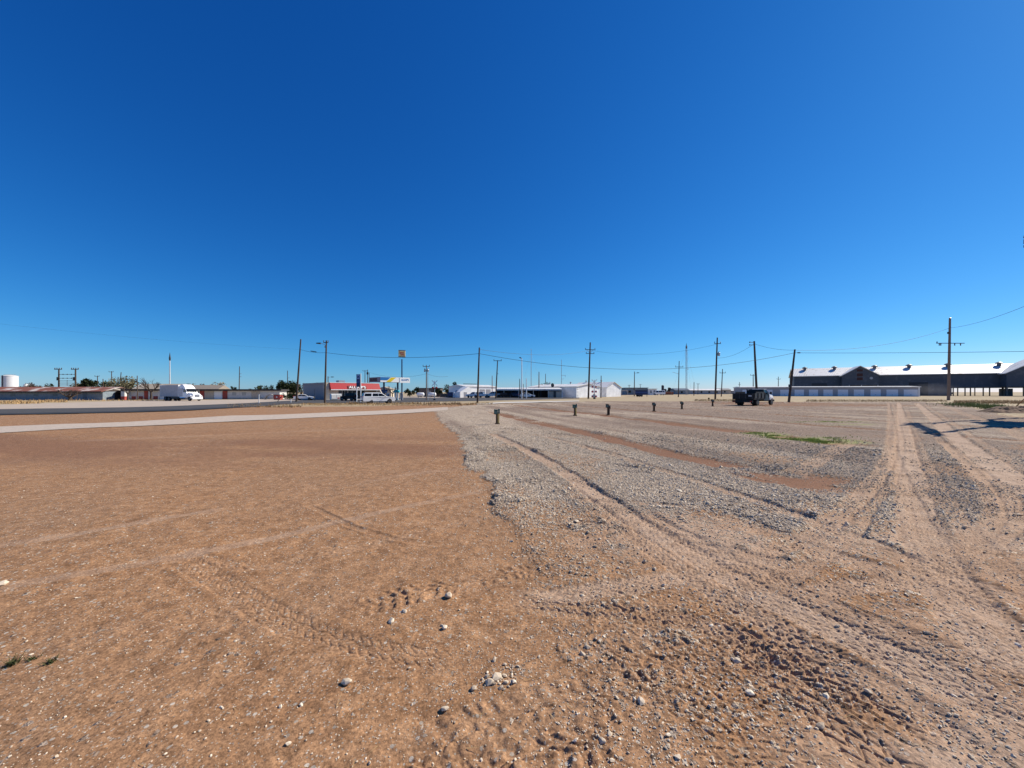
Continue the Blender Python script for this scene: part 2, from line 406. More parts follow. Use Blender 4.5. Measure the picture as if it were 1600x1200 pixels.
# ------------------------------------------------------------------ ground sheet: fine near the path, coarse towards the horizon
def build_ground():
    Yn = F*CAM_H/np.linspace(640, 0.9, 960)            # evenly spaced looks at the ground from eye height
    Yb = np.array([-3000, -600, -150, -50, -20, -10, -6, -4, -2.5, -1.5, -.8, -.3, .1, .5, .8, 1.1, 1.35])
    ys = np.concatenate([Yb, Yn, [1800, 3500, 6500]])
    cd = np.linspace(-1.5, 1.5, 1221); side = np.array([.002, .006, .012, .03, .07, .15, .35, .7, 1.0])
    wv = np.sqrt(ys**2+1.6**2)
    inner = cd[None, :]*np.minimum(wv, 3300)[:, None]
    edge = 1.5*np.minimum(wv, 3300)[:, None]
    right = edge+(6500-edge)*side[None, :]
    X = np.concatenate([-right[:, ::-1], inner, right], 1); Y = np.repeat(ys[:, None], X.shape[1], 1)
    x = X.ravel(); y = Y.ravel()
    z, gr, du, rd, gs, gn, hp, rw = fields(x, y)
    nr, nc = X.shape
    i = np.arange(nr*nc).reshape(nr, nc)
    q = np.stack([i[:-1, :-1], i[:-1, 1:], i[1:, 1:], i[1:, :-1]], -1).reshape(-1, 4)
    me = bpy.data.meshes.new('ground')
    me.vertices.add(nr*nc); me.vertices.foreach_set('co', np.stack([x, y, z], 1).astype(np.float32).ravel())
    me.loops.add(q.size); me.loops.foreach_set('vertex_index', q.astype(np.int32).ravel())
    me.polygons.add(len(q)); me.polygons.foreach_set('loop_start', (np.arange(len(q))*4).astype(np.int32))
    me.polygons.foreach_set('use_smooth', np.ones(len(q), bool))
    me.update(calc_edges=True)
    for nm, a in (('gravel', gr), ('dust', du), ('damp', rd), ('grass', gs), ('green', gn), ('heap', hp), ('row', rw)):
        t = me.attributes.new(nm, 'FLOAT', 'POINT'); t.data.foreach_set('value', a.astype(np.float32))
    o = link_mesh('ground', me, ground_material()); tag(o, None, None, kind='structure'); return o
def ramp(nt, fac, stops, interp='LINEAR'):
    r = _n(nt, 'ShaderNodeValToRGB'); r.color_ramp.interpolation = interp
    while len(r.color_ramp.elements) < len(stops): r.color_ramp.elements.new(.5)
    for e, (p, c) in zip(r.color_ramp.elements, stops): e.position = p; e.color = (*c, 1)
    nt.links.new(fac, r.inputs[0]); return r.outputs[0]
def mixc(nt, fac, a, b, mode='MIX'):
    m = _n(nt, 'ShaderNodeMix', data_type='RGBA', blend_type=mode)
    for k, v in ((0, fac), (6, a), (7, b)):
        if hasattr(v, 'is_output'): nt.links.new(v, m.inputs[k])
        else: m.inputs[k].default_value = (*v, 1) if isinstance(v, tuple) else v
    return m.outputs[2]
def mathn(nt, op, a, b=0.0, clamp=False):
    m = _n(nt, 'ShaderNodeMath', operation=op); m.use_clamp = clamp
    for k, v in ((0, a), (1, b)):
        if hasattr(v, 'is_output'): nt.links.new(v, m.inputs[k])
        else: m.inputs[k].default_value = v
    return m.outputs[0]
GRAVEL_STOPS = [(0, (.12, .092, .07)), (.2, (.255, .20, .145)), (.5, (.41, .325, .24)), (.8, (.55, .455, .345)), (1, (.70, .61, .49))]
def ground_material():
    m = bpy.data.materials.new('dirt_and_gravel'); m.use_nodes = True; nt = m.node_tree; b = nt.nodes['Principled BSDF']
    b.inputs['Roughness'].default_value = .95; b.inputs['Specular IOR Level'].default_value = .12
    tc = _n(nt, 'ShaderNodeTexCoord'); P = tc.outputs['Object']
    def at_(n):
        a = _n(nt, 'ShaderNodeAttribute'); a.attribute_name = n; return a.outputs['Fac']
    def noise(sc, det=4, rough=.6):
        n = _n(nt, 'ShaderNodeTexNoise'); n.inputs['Scale'].default_value = sc; n.inputs['Detail'].default_value = det; n.inputs['Roughness'].default_value = rough
        nt.links.new(P, n.inputs['Vector']); return n.outputs['Fac']
    def voro(sc, feature='F1'):
        n = _n(nt, 'ShaderNodeTexVoronoi', voronoi_dimensions='2D', feature=feature); n.inputs['Scale'].default_value = sc
        nt.links.new(P, n.inputs['Vector']); return n
    gravel, dust, damp, grass, green, heap, row = [at_(k) for k in ('gravel', 'dust', 'damp', 'grass', 'green', 'heap', 'row')]
    big = noise(.35, 4); mid = noise(3.5, 6, .7); fine = noise(55, 3, .7)
    dirt = ramp(nt, mid, [(.28, (.215, .108, .052)), (.5, (.305, .163, .080)), (.72, (.395, .225, .120))])
    dirt = mixc(nt, ramp(nt, big, [(.35, (0, 0, 0)), (.65, (.55, .55, .55))]), dirt, (.26, .155, .09))
    grain = ramp(nt, fine, [(.30, (.50, .48, .46)), (.48, (1, 1, 1)), (.68, (1.5, 1.48, 1.45))])
    dirt = mixc(nt, 1.0, dirt, grain, 'MULTIPLY')
    sp = voro(75); spc = _n(nt, 'ShaderNodeSeparateColor'); nt.links.new(sp.outputs['Color'], spc.inputs[0])
    chip = mathn(nt, 'MULTIPLY', mathn(nt, 'GREATER_THAN', spc.outputs[0], .90), mathn(nt, 'LESS_THAN', sp.outputs['Distance'], .36))
    dirt = mixc(nt, mathn(nt, 'MULTIPLY', chip, .75), dirt, ramp(nt, spc.outputs[1], [(0, (.20, .17, .14)), (.5, (.42, .36, .29)), (1, (.66, .58, .48))]))
    sp2 = voro(28); spc2 = _n(nt, 'ShaderNodeSeparateColor'); nt.links.new(sp2.outputs['Color'], spc2.inputs[0])
    chip2 = mathn(nt, 'MULTIPLY', mathn(nt, 'GREATER_THAN', spc2.outputs[0], .95), mathn(nt, 'LESS_THAN', sp2.outputs['Distance'], .3))
    dirt = mixc(nt, mathn(nt, 'MULTIPLY', chip2, .8), dirt, ramp(nt, spc2.outputs[1], [(0, (.25, .21, .17)), (1, (.60, .54, .45))]))
    clod = ramp(nt, noise(9, 5, .75), [(.34, (.70, .68, .66)), (.5, (1, 1, 1)), (.66, (1.22, 1.22, 1.2))])
    dirt = mixc(nt, 1.0, dirt, clod, 'MULTIPLY')
    dirt = mixc(nt, mathn(nt, 'MULTIPLY', damp, .9), dirt, mixc(nt, 1.0, (.19, .096, .057), grain, 'MULTIPLY'))
    dcol = ramp(nt, mid, [(.3, (.38, .262, .182)), (.7, (.50, .375, .28))])
    dcol = mixc(nt, 1.0, dcol, ramp(nt, fine, [(.3, (.66, .66, .66)), (.7, (1.3, 1.3, 1.3))]), 'MULTIPLY')
    dirt = mixc(nt, mathn(nt, 'MULTIPLY', dust, .85), dirt, dcol)
    v1 = voro(34); c1 = _n(nt, 'ShaderNodeSeparateColor'); nt.links.new(v1.outputs['Color'], c1.inputs[0])
    v2 = voro(66); c2 = _n(nt, 'ShaderNodeSeparateColor'); nt.links.new(v2.outputs['Color'], c2.inputs[0])
    g1 = ramp(nt, c1.outputs[0], GRAVEL_STOPS); g2 = ramp(nt, c2.outputs[0], GRAVEL_STOPS)
    gcol = mixc(nt, mathn(nt, 'GREATER_THAN', noise(14, 2), .5), g1, g2)
    gcol = mixc(nt, ramp(nt, noise(1.3, 4), [(.4, (0, 0, 0)), (.7, (.5, .5, .5))]), gcol, mixc(nt, .5, gcol, (.36, .26, .18)))
    gcol = mixc(nt, ramp(nt, noise(.12, 3), [(.4, (0, 0, 0)), (.65, (.35, .35, .35))]), gcol, mixc(nt, 1.0, gcol, (.80, .78, .80), 'MULTIPLY'))
    gcol = mixc(nt, mathn(nt, 'MULTIPLY', heap, .6), gcol, mixc(nt, 1.0, gcol, (.8, .78, .78), 'MULTIPLY'))
    gcol = mixc(nt, 1.0, gcol, (1.05, 1.02, 1.0), 'MULTIPLY')
    gcol = mixc(nt, mathn(nt, 'MULTIPLY', row, .85), gcol, mixc(nt, 1.0, gcol, (.56, .515, .52), 'MULTIPLY'))
    # stones cover the soil cell by cell where the cover is thin
    cover = mathn(nt, 'LESS_THAN', mathn(nt, 'ADD', mathn(nt, 'MULTIPLY', c1.outputs[1], .75), mathn(nt, 'MULTIPLY', noise(5, 3), .25)), gravel)
    col = mixc(nt, cover, dirt, gcol)
    gr = ramp(nt, noise(1.1, 6, .75), [(.3, (.30, .22, .13)), (.5, (.40, .32, .20)), (.7, (.46, .40, .29))])
    col = mixc(nt, mathn(nt, 'MULTIPLY', grass, .9), col, gr)
    col = mixc(nt, mathn(nt, 'MULTIPLY', green, mathn(nt, 'GREATER_THAN', noise(9, 4, .7), .47)), col, ramp(nt, noise(30, 3), [(.3, (.20, .22, .07)), (.7, (.34, .36, .13))]))
    nt.links.new(col, b.inputs['Base Color'])
    hgt = mathn(nt, 'MULTIPLY', mathn(nt, 'SUBTRACT', 1.0, v1.outputs['Distance']), mathn(nt, 'MULTIPLY', cover, .016))
    hgt = mathn(nt, 'ADD', hgt, mathn(nt, 'MULTIPLY', mathn(nt, 'SUBTRACT', 1.0, v2.outputs['Distance']), mathn(nt, 'MULTIPLY', cover, .010)))
    hgt = mathn(nt, 'ADD', hgt, mathn(nt, 'MULTIPLY', noise(38, 4, .75), .010))
    hgt = mathn(nt, 'ADD', hgt, mathn(nt, 'MULTIPLY', chip2, .006)); hgt = mathn(nt, 'ADD', hgt, mathn(nt, 'MULTIPLY', chip, .003))
    bp = _n(nt, 'ShaderNodeBump'); bp.inputs['Strength'].default_value = .8; bp.inputs['Distance'].default_value = 1.0
    nt.links.new(hgt, bp.inputs['Height']); nt.links.new(bp.outputs[0], b.inputs['Normal'])
    return m
build_ground()
def sheet(name, poly, mat, lift=.03, step=2.0):
    """a strip of paving laid over the terrain: poly = near edge points and far edge points, matched one to one"""
    near, far = poly; vs = []; fs = []; nc = 0; K = 5
    cols = []
    for (a, b), (c, d) in zip(zip(near[:-1], near[1:]), zip(far[:-1], far[1:])):
        n = max(1, int(math.hypot(b[0]-a[0], b[1]-a[1])/step))
        for i in range(n):
            t = i/n; cols.append(((a[0]+(b[0]-a[0])*t, a[1]+(b[1]-a[1])*t), (c[0]+(d[0]-c[0])*t, c[1]+(d[1]-c[1])*t)))
    cols.append((near[-1], far[-1]))
    for p, q in cols:
        jn = (random.random()-.5)*.25; jf = (random.random()-.5)*.25
        for k in range(K+1):
            t = k/K; x = p[0]+(q[0]-p[0])*t; y = p[1]+(q[1]-p[1])*t+(jn if k == 0 else jf if k == K else 0)
            vs.append((x, y))
    A = np.array(vs); z = fields(A[:, 0], A[:, 1])[0]
    z = np.maximum(z, gz(A[:, 0], A[:, 1]))+lift
    for i in range(len(cols)-1):
        for k in range(K): fs.append((i*(K+1)+k, (i+1)*(K+1)+k, (i+1)*(K+1)+k+1, i*(K+1)+k+1))
    mb = MB(); mb.add([(a, b, c) for (a, b), c in zip(vs, z)], fs)
    o = part(name, mb, mat); tag(o, None, None, kind='structure'); return o
asph = M('worn_asphalt', (.070, .066, .063), .9, var=.25, scale=.8, bump=.3, bscale=40)
asph_d = M('dark_asphalt', (.035, .035, .037), .9, var=.2, scale=.8)
pale = M('pale_compacted_lot', (.43, .35, .275), .95, var=.14, scale=.6, bump=.3, bscale=20)
cali = M('pale_caliche_gravel', (.46, .375, .30), .95, var=.22, scale=6, bump=.6, bscale=30)
conc = M('sun_bleached_concrete', (.58, .54, .48), .9, var=.1)
xs = [-140, 0, 120, 200, 300, 380, 440, 500, 560, 640, 740, 830, 905]
nearE = [654, 649, 647, 645, 641.5, 637, 632, 629.6, 629.8, 628.8, 626.6, 624.8, 622.6]
farE = [643, 640, 638, 636.6, 633.5, 630.4, 626.8, 624.9, 623.6, 621.2, 621.2, 621.2, 620.2]
sheet('road', ([at(a, b) for a, b in zip(xs, nearE)], [at(a, b) for a, b in zip(xs, farE)]), asph, .035)
sheet('road_edge', ([at(a, b+.1) for a, b in zip(xs[:6], nearE)], [at(a, b-2.3) for a, b in zip(xs[:6], nearE)]), asph_d, .05)
sheet('lot', ([at(a, b) for a, b in zip(xs[:8], farE)], [at(a, b) for a, b in zip(xs[:8], [633, 632.5, 629, 626.5, 625.6, 624.4, 623.2, 622.4])]), pale, .028)
dx = [-140, 0, 100, 200, 360, 480, 560, 640, 700]
dn = [683, 677, 671.5, 667.2, 659, 653.4, 649.5, 645.5, 641.5]; df = [670, 667, 663, 660, 650.3, 646.8, 643.4, 639.8, 636.2]
sheet('driveway', ([at(a, b) for a, b in zip(dx, dn)], [at(a, b) for a, b in zip(dx, df)]), cali, .02, 1.0)
sheet('pavement', ([at(a, b) for a, b in ((745, 632.6), (790, 630.2), (850, 629.2), (905, 627.4))], [at(a, b) for a, b in ((745, 631.6), (790, 628.6), (850, 627.6), (905, 626.4))]), conc, .06)
sheet('lot', ([at(a, b) for a, b in ((560, 621.9), (640, 621.2), (740, 621.2), (830, 621.1))], [at(a, b) for a, b in ((560, 620.8), (640, 619.4), (740, 619.2), (830, 619.8))]), pale, .028)
# ================================================================== large structures
def UV(yaw):      # facade direction (along, away) for a thing turned by yaw
    return (math.cos(yaw), math.sin(yaw)), (-math.sin(yaw), math.cos(yaw))
def hit(px, C, d):
    """length along direction d from C until it is seen in photo column px"""
    k = (px-800)/F
    return (k*C[1]-C[0])/(d[0]-k*d[1])
def text_mesh(name, txt, size, mat, parent, loc, rot, depth=.03, width=None):
    cu = bpy.data.curves.new(name, 'FONT'); cu.body = txt; cu.size = size; cu.extrude = depth; cu.align_x = 'CENTER'; cu.align_y = 'CENTER'; cu.offset = .012*size
    t = bpy.data.objects.new(name, cu); COL.objects.link(t); bpy.context.view_layer.update()
    me = bpy.data.meshes.new_from_object(t.evaluated_get(bpy.context.evaluated_depsgraph_get()))
    bpy.data.objects.remove(t)
    o = link_mesh(name, me, None, parent); me.materials.clear(); me.materials.append(mat)
    xs = [v.co.x for v in me.vertices]; wd = max(xs)-min(xs)
    o.location = loc; o.rotation_euler = rot
    if width: o.scale = (width/wd, 1, 1)
    return o

# --- long low building with the rusty roof (far left)
def rusty_building():
    A = G(-150, 100); B = G(160.5, 100); L = B[0]-A[0]
    t = thing('low_shed', 'long low blue grey shed under a rust and white patched metal roof', 'shed', A, R(0))
    part('wall', MB().bx(0, L, 0, 5.2, 0, 2.2), bluew, t)
    part('roof', MB().prismx([(-.7, 2.15), (-.7, 2.30), (4.2, 3.5), (5.5, 3.2), (5.5, 3.05), (4.2, 3.3)], -.4, L+.4), rust_roof, t)
    part('fascia', MB().bx(-.4, L+.4, -.78, -.715, 1.95, 2.24), roof_dark, t)  # dark strip painting in the shadow under the roof overhang
    for x in (L-8.8, L-5.2): part('door', MB().bx(x, x+1.1, -.03, .0, .05, 1.95), M('blue_grey_door', (.13, .16, .19), .6), t)
    for x in (L-30, L-24, L-18, L-13): part('window', MB().bx(x, x+1.2, -.025, .0, 1.0, 1.7), M('dusty_pane', (.10, .13, .15), .3), t)
rusty_building()
# --- storage tank
X, Y, z = G(15.5, 245)
t = thing('storage_tank', 'round white steel storage tank rising behind the rusty roofed shed', 'tank', (X, Y, z))
part('shell', MB().lathe([(3.5, 0), (3.5, 12.2)], 40), M('tank_white', (.70, .70, .71), .4, .1, var=.06), t, smooth=False)
part('roof', MB().lathe([(3.6, 12.2), (3.6, 12.35), (2, 12.8), (.3, 13.0)], 40), whited, t)
part('railing', MB().tube([(2.6*math.cos(a*.3), 2.6*math.sin(a*.3), 13.2) for a in range(22)], .05, 4), steel, t)
part('ladder', MB().bx(-.3, .3, -3.7, -3.52, 0, 12.6), steel_d, t)
X, Y, z = G(41, 300)
t = thing('water_tower', 'tiny white round water tower head above the distant treeline', 'water tower', (X, Y, z))
part('bowl', MB().lathe([(.2, 5.6), (1.3, 6.1), (1.6, 7.2), (1.2, 8.2), (.2, 8.6)], 16), white, t); part('stem', MB().lathe([(.35, 0), (.3, 5.6)], 8), whited, t)
# --- cream house and arched shelter beside the motel row
X, Y, z = G(166, 118)
t = thing('small_house', 'small cream house with low roof between rusty shed and arched shelter', 'house', (X, Y, z))
part('wall', MB().bx(0, 4.2, 0, 4, 0, 2.6), cream, t); part('roof', MB().prism([(-.3, 2.6), (4.5, 2.6), (2.1, 3.1)], -.3, 4.3), roof_tan, t)
part('window', MB().bx(2.5, 3.3, -.03, 0, 1.0, 1.9), glass, t)
X, Y, z = G(178.5, 103)
t = thing('arched_shelter', 'dark arched shelter open at the front beside the concrete pillar', 'shelter', (X, Y, z))
arc = [(1.45-1.45*math.cos(a*math.pi/10), 1.5+1.05*math.sin(a*math.pi/10)) for a in range(11)]
out = [(0, 0)]+arc+[(2.9, 0)]; inn = [(2.75, 0)]+[(1.45+1.28*math.cos(a*math.pi/10), 1.5+.9*math.sin(a*math.pi/10)) for a in range(11)]+[(.15, 0)]
mb = MB(); n = len(out)
vo = [(x, y, zz) for y in (0, 5) for x, zz in out]; vi = [(x, y, zz) for y in (0, 5) for x, zz in reversed(inn)]
mb.add(vo+vi, [(i, i+1, n+i+1, n+i) for i in range(n-1)]+[(2*n+i+1, 2*n+i, 3*n+i, 3*n+i+1) for i in range(n-1)]+[(i+1, i, 2*n+i, 2*n+i+1) for i in range(n-1)])
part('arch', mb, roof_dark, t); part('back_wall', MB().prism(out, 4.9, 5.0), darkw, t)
X, Y, z = G(194.5, 101)
t = thing('pillar', 'short white pillar with a brick red foot at the end of the motel row', 'pillar', (X, Y, z))
part('shaft', MB().box(0, 0, .95, .95, .9, 1.4), whited, t); part('foot', MB().box(0, 0, 0, 1.0, .95, .95), redd, t); part('cap', MB().box(0, 0, 2.35, 1.15, 1.1, .12), roof_dark, t)
# --- motel-like row with red doors
def motel_row():
    A = G(196, 103); B = G(437, 114); yaw = math.atan2(B[1]-A[1], B[0]-A[0]); L = math.hypot(B[0]-A[0], B[1]-A[1])
    t = thing('motel_building', 'long low white building with red doors and a flat dark roof behind the truck', 'building', (A[0], A[1], A[2]), yaw)
    (ux, uy), _ = UV(yaw)
    lx = lambda px: hit(px, A, (ux, uy))
    part('wall', MB().bx(0, L, 0, 8, 0, 2.45), whited, t)
    part('roof', MB().bx(-.6, L+.6, -.9, 8.6, 2.45, 2.92), roof_dark, t)
    part('plinth', MB().bx(0, L, -.05, -.003, 0, .45), beige, t)
    for a, b in ((225.5, 231.5), (312.5, 319.5), (348, 355.5)): part('door', MB().bx(lx(a), lx(b), -.12, -.055, .1, 2.4), redd, t)
    for a, b in ((206, 214), (217, 223.5), (240, 247)): part('low_panel', MB().bx(lx(a), lx(b), -.10, -.055, .05, .95), redd, t)
    for a, b in ((320, 334), (393, 406)): part('garage_door', MB().bx(lx(a), lx(b), -.10, -.055, .1, 2.3), beige, t)
    for a, b in ((335, 347), (250, 258)): part('garage_door', MB().bx(lx(a), lx(b), -.09, -.055, .1, 2.3), white, t)
    for a, b in ((201, 205), (363, 369), (378, 384)): part('window', MB().bx(lx(a), lx(b), -.07, -.01, 1.1, 2.0), M('pale_blind_pane', (.42, .43, .42), .3), t)
    for px in (199, 216, 236, 250): part('porch_post', MB().bx(lx(px)-.06, lx(px)+.06, -.85, -.73, 0, 2.45), whited, t)
motel_row()
X, Y, z = G(206, 128)
t = thing('gable_house', 'house with a broad tan shingle roof behind the red doored motel row', 'house', (X, Y, z))
part('wall', MB().bx(.5, 14.5, 0, 7, 0, 2.9), cream, t); part('roof', MB().prismx([(-.6, 2.8), (3.5, 4.9), (7.6, 2.8)], 0, 15), roof_tan, t)
part('gable', MB().prismx([(-.64, 2.72), (3.5, 5.0), (3.5, 4.8), (-.3, 2.6)], -.12, .0), white, t)
X, Y, z = G(269, 150)
t = thing('ranch_house', 'low house with a brown roof behind the truck box', 'house', (X, Y, z))
part('wall', MB().bx(.4, 17, 0, 8, 0, 2.6), beige, t); part('roof', MB().prismx([(-.5, 2.6), (4, 4.9), (8.5, 2.6)], 0, 17.5), M('brown_roof', (.30, .25, .20), .9), t)
# --- convenience store
def store():
    yaw = R(45); (ux, uy), (vx, vy) = UV(yaw)
    C = G(509.5, 100); L = hit(590, C, (ux, uy)); D = 18.5
    t = thing('convenience_store', 'convenience store with a red mansard front and white lettering above dark glass', 'shop', (C[0], C[1], C[2]), yaw)
    lx = lambda px: hit(px, C, (ux, uy))
    part('wall', MB().bx(.02, L-.4, .02, D, 0, 4.2), greyw, t)
    part('corner_pier', MB().bx(-.35, .7, -.35, .7, 0, 4.55), cream, t)
    part('parapet', MB().bx(-.15, L-.3, .72, D+.1, 4.2, 4.62), greyw, t)
    x0 = lx(514); x1 = L+.2
    mb = MB(); mb.add([(x0, -1.5, 2.75), (x1, -1.5, 2.75), (x1, -.55, 4.50), (x0, -.55, 4.50), (x0, .0, 2.75), (x1, .0, 2.75), (x1, .0, 4.50), (x0, 0, 4.50)],
                      [(0, 1, 2, 3), (1, 5, 6, 2), (4, 0, 3, 7), (3, 2, 6, 7), (5, 4, 7, 6), (4, 5, 1, 0)])
    part('mansard', mb, redp, t)
    part('trim', MB().bx(x0-.05, x1+.05, -1.6, -1.503, 2.6, 2.80).bx(x0-.05, x1+.05, -.62, .05, 4.505, 4.64), white, t)
    ang = math.atan2(.95, 1.75)
    a, b = lx(540.5), lx(568.5)
    part('sign_backing', MB().add([(a, -1.47, 2.83), (b+.2, -1.47, 2.83), (b+.2, -.98, 3.70), (a, -.98, 3.70), (a, -1.58, 2.88), (b+.2, -1.58, 2.88), (b+.2, -1.09, 3.75), (a, -1.09, 3.75)],
                                  [(4, 5, 6, 7), (0, 4, 7, 3), (5, 1, 2, 6), (7, 6, 2, 3), (1, 0, 3, 2), (0, 1, 5, 4)]), M('dark_red_sign_back', (.16, .012, .015), .5), t)
    text_mesh('letters', "ALLSUP'S", 1.05, white, t, ((a+b)/2+.1, -1.36, 3.35), (R(90)-ang, 0, 0), .05, (b-a)*.93)
    for a, b in ((529, 533.5), (535, 542), (544, 556), (558, 569)):
        w_ = part('shop_window', MB().bx(lx(a), lx(b), -.08, .015, .35, 2.55), glass, t)
        part('frame', MB().bx(lx(a)-.05, lx(b)+.05, -.1, .01, .25, .345).bx(lx(a)-.05, lx(a), -.1, .01, .35, 2.55).bx(lx((a+b)/2)-.04, lx((a+b)/2)+.04, -.1, -.081, .35, 2.55), steel, w_)
    part('side_panel', MB().bx(lx(514), lx(528.5), -.06, .018, 0, 2.6), beige, t)
    part('side_panel', MB().bx(lx(570), L-.4, -.06, .018, 0, 2.6), M('tan_brick', (.30, .21, .13), .85), t)
    part('wing_wall', MB().prismx([(-3.4, 0), (.0, 0), (0, 2.7), (-1.5, 2.72), (-3.4, 1.1)], L-.1, L+.16), cream, t)
    part('walkway', MB().bx(-.5, L+.4, -3.6, -.36, -.05, .12), conc, t)
    part('roof_unit', MB().bx(5.5, 7.2, 6, 8, 4.63, 5.4), steel, t)
    return C, yaw
store()
# ice box, pole sign, price sign, canopy, air pump
X, Y, z = G(524.6, 97.5)
t = thing('ice_box', 'white ice chest outside the store front left of the black jeep', 'ice box', (X, Y, z+.12), R(45))
part('cabinet', MB().box(0, 0, .12, 2.6, .9, 1.4), white, t, bevel=.04); part('door', MB().box(-.62, -.475, .3, 1.1, .04, 1.0), whited, t); part('door', MB().box(.62, -.475, .3, 1.1, .04, 1.0), whited, t)
part('base', MB().box(0, 0, 0, 2.4, .8, .12), steel_d, t); part('notice', MB().box(.5, -.5, .3, .5, .01, .3), redd, t)
X, Y, z = G(628, 95)
t = thing('pole_sign', 'tall pole sign with a tan and red box high over the fuel canopy', 'sign', (X, Y, z), R(28))
part('pole', MB().lathe([(.17, 0), (.15, 10.2)], 12), dblue, t)
H = ZZ(557.5, 95)-z
b = part('sign_box', MB().box(0, 0, H, 1.55, .9, 1.55), M('sign_tan', (.80, .64, .28), .5), t, bevel=.05)
part('sign_face', MB().box(0, -.465, H+.1, 1.4, .02, 1.35), M('sign_orange', (.75, .55, .26), .45), b)
part('sign_mark', MB().box(-.1, -.482, H+.72, 1.0, .008, .34).box(.05, -.482, H+.3, .9, .008, .28), M('sign_red', (.40, .03, .04), .5), b)
part('sign_mark', MB().box(-.05, -.49, H+.76, .8, .006, .08).box(.05, -.49, H+.34, .75, .006, .07), M('sign_cream', (.7, .55, .35), .5), b)
part('bottom_rail', MB().box(0, 0, H-.06, 1.62, 1.0, .06), dblue, b); part('top_rail', MB().box(0, 0, H+1.55, 1.62, 1.0, .07), dblue, b)
X, Y, z = G(560, 79)
t = thing('price_sign', 'narrow dark blue price sign between two white posts by the road', 'sign', (X, Y, z), R(8))
for x in (-.33, .46): part('post', MB().lathe([(.085, 0), (.085, 3.3 if x < 0 else 5.9)], 10, (x, 0, 0)), white, t)
part('panel', MB().box(-.02, -.02, 3.15, .72, .18, 2.6), dblue, t)
part('logo_panel', MB().box(-.02, -.125, 4.75, .58, .02, .95), M('sign_pale_blue', (.22, .36, .62), .4), t)
lm = part('logo_mark', MB().lathe([(.18, -.012), (.18, .012)], 16), dblue, t); lm.location = (-.02, -.15, 5.2); lm.rotation_euler = (R(90), 0, 0)
part('number_panel', MB().box(-.02, -.125, 3.95, .58, .02, .5), M('sign_blue_numbers', (.04, .10, .30), .4), t)
def fuel_canopy():
    yaw = R(45); (ux, uy), (vx, vy) = UV(yaw)
    C = G(594, 90); L = hit(639.5, C, (ux, uy)); D = -hit(578, C, (-vx, -vy))*1.0
    D = hit(578, C, (vx, vy))
    z0 = ZZ(597, 91)-C[2]; z1 = ZZ(589.2, 91)-C[2]
    t = thing('fuel_canopy', 'fuel station canopy with blue yellow and white fascia right of the store', 'canopy', (C[0], C[1], C[2]), yaw)
    part('deck', MB().bx(.05, L-.05, .05, D-.05, z0+.05, z1-.1), white, t)
    lx = lambda px: hit(px, C, (ux, uy))
    fb = [(594, 611.5, 'b'), (611.5, 620, 'y'), (620, 639.5, 'w')]
    h = z1-z0; a, b, c = lx(611), lx(619.5), lx(613)
    part('fascia', MB().bx(0, L, -.10, -.002, z0, z1), white, t)
    part('fascia_blue', MB().prism([(.0, z0+.38*h), (a-1.0, z0+.38*h), (a-.1, z1-.02), (0, z1-.02)], -.135, -.105), blue, t)
    part('fascia_stripe', MB().prism([(a-1.3, z0+.05), (b-1.5, z0+.05), (b-.2, z1-.05), (a, z1-.05)], -.135, -.105), yellow, t)
    part('fascia', MB().bx(-.10, -.002, 0, D, z0, z1), M('fascia_grey_red', (.42, .30, .33), .5), t)
    part('fascia_band', MB().bx(-.135, -.105, D*.25, D-.1, z0+.2, z1-.2), oldred, t)
    part('letters_panel', MB().bx(lx(624), L+.1, -.16, -.11, z0-.12, z1-.05), white, t)
    text_mesh('letters', "ALLSUP'S", .62, blue, t, ((lx(625)+L)/2, -.17, z0+.5*h), (R(90), 0, 0), .01, (L-lx(625.5))*.82)
    for x, y in ((L*.30, D*.5), (L*.78, D*.5)):
        p = part('column', MB().box(x, y, 0, .32, .32, z0+.05), M('column_blue_grey', (.05, .08, .14), .5), t)
        part('column_base', MB().box(x, y, 0, .9, 1.6, .18), conc, p)
    for x in (L*.30, L*.78):
        d = part('pump', MB().box(x+1.0, D*.5, .15, .5, .75, 1.75), whited, t); part('pump_face', MB().box(x+1.0, D*.5-.385, .7, .4, .01, .9), dblue, d)
fuel_canopy()
X, Y, z = G(619.3, 96)
t = thing('air_pump', 'white service post with a teal hood in front of the fuel canopy', 'service post', (X, Y, z))
part('post', MB().box(-.25, 0, .2, .42, .4, 1.75).box(.35, 0, .2, .30, .3, 1.75), white, t)
part('hood', MB().prism([(-.75, 1.95), (.75, 1.95), (.75, 2.25), (.45, 2.65), (-.3, 2.65), (-.75, 2.2)], -.35, .35), teal, t)
part('base', MB().box(0, 0, 0, 1.3, .9, .22), M('teal_base', (.10, .33, .42), .6), t)
X, Y, z = G(588, 135)
t = thing('small_house', 'small cream house with a blue awning behind the white suv', 'house', (X, Y, z))
part('wall', MB().bx(0, 5.2, 0, 5, 0, 3.0), cream, t); part('roof', MB().prism([(-.3, 3), (5.5, 3), (2.6, 4.0)], -.2, 5.2), roof_tan, t); part('awning', MB().prismx([(-1.2, 1.9), (0, 2.9), (0, 2.7), (-1.2, 1.7)], .9, 4.0), dblue, t)
part('door', MB().bx(2, 2.9, -.04, 0, 0, 1.7), darkw, t)
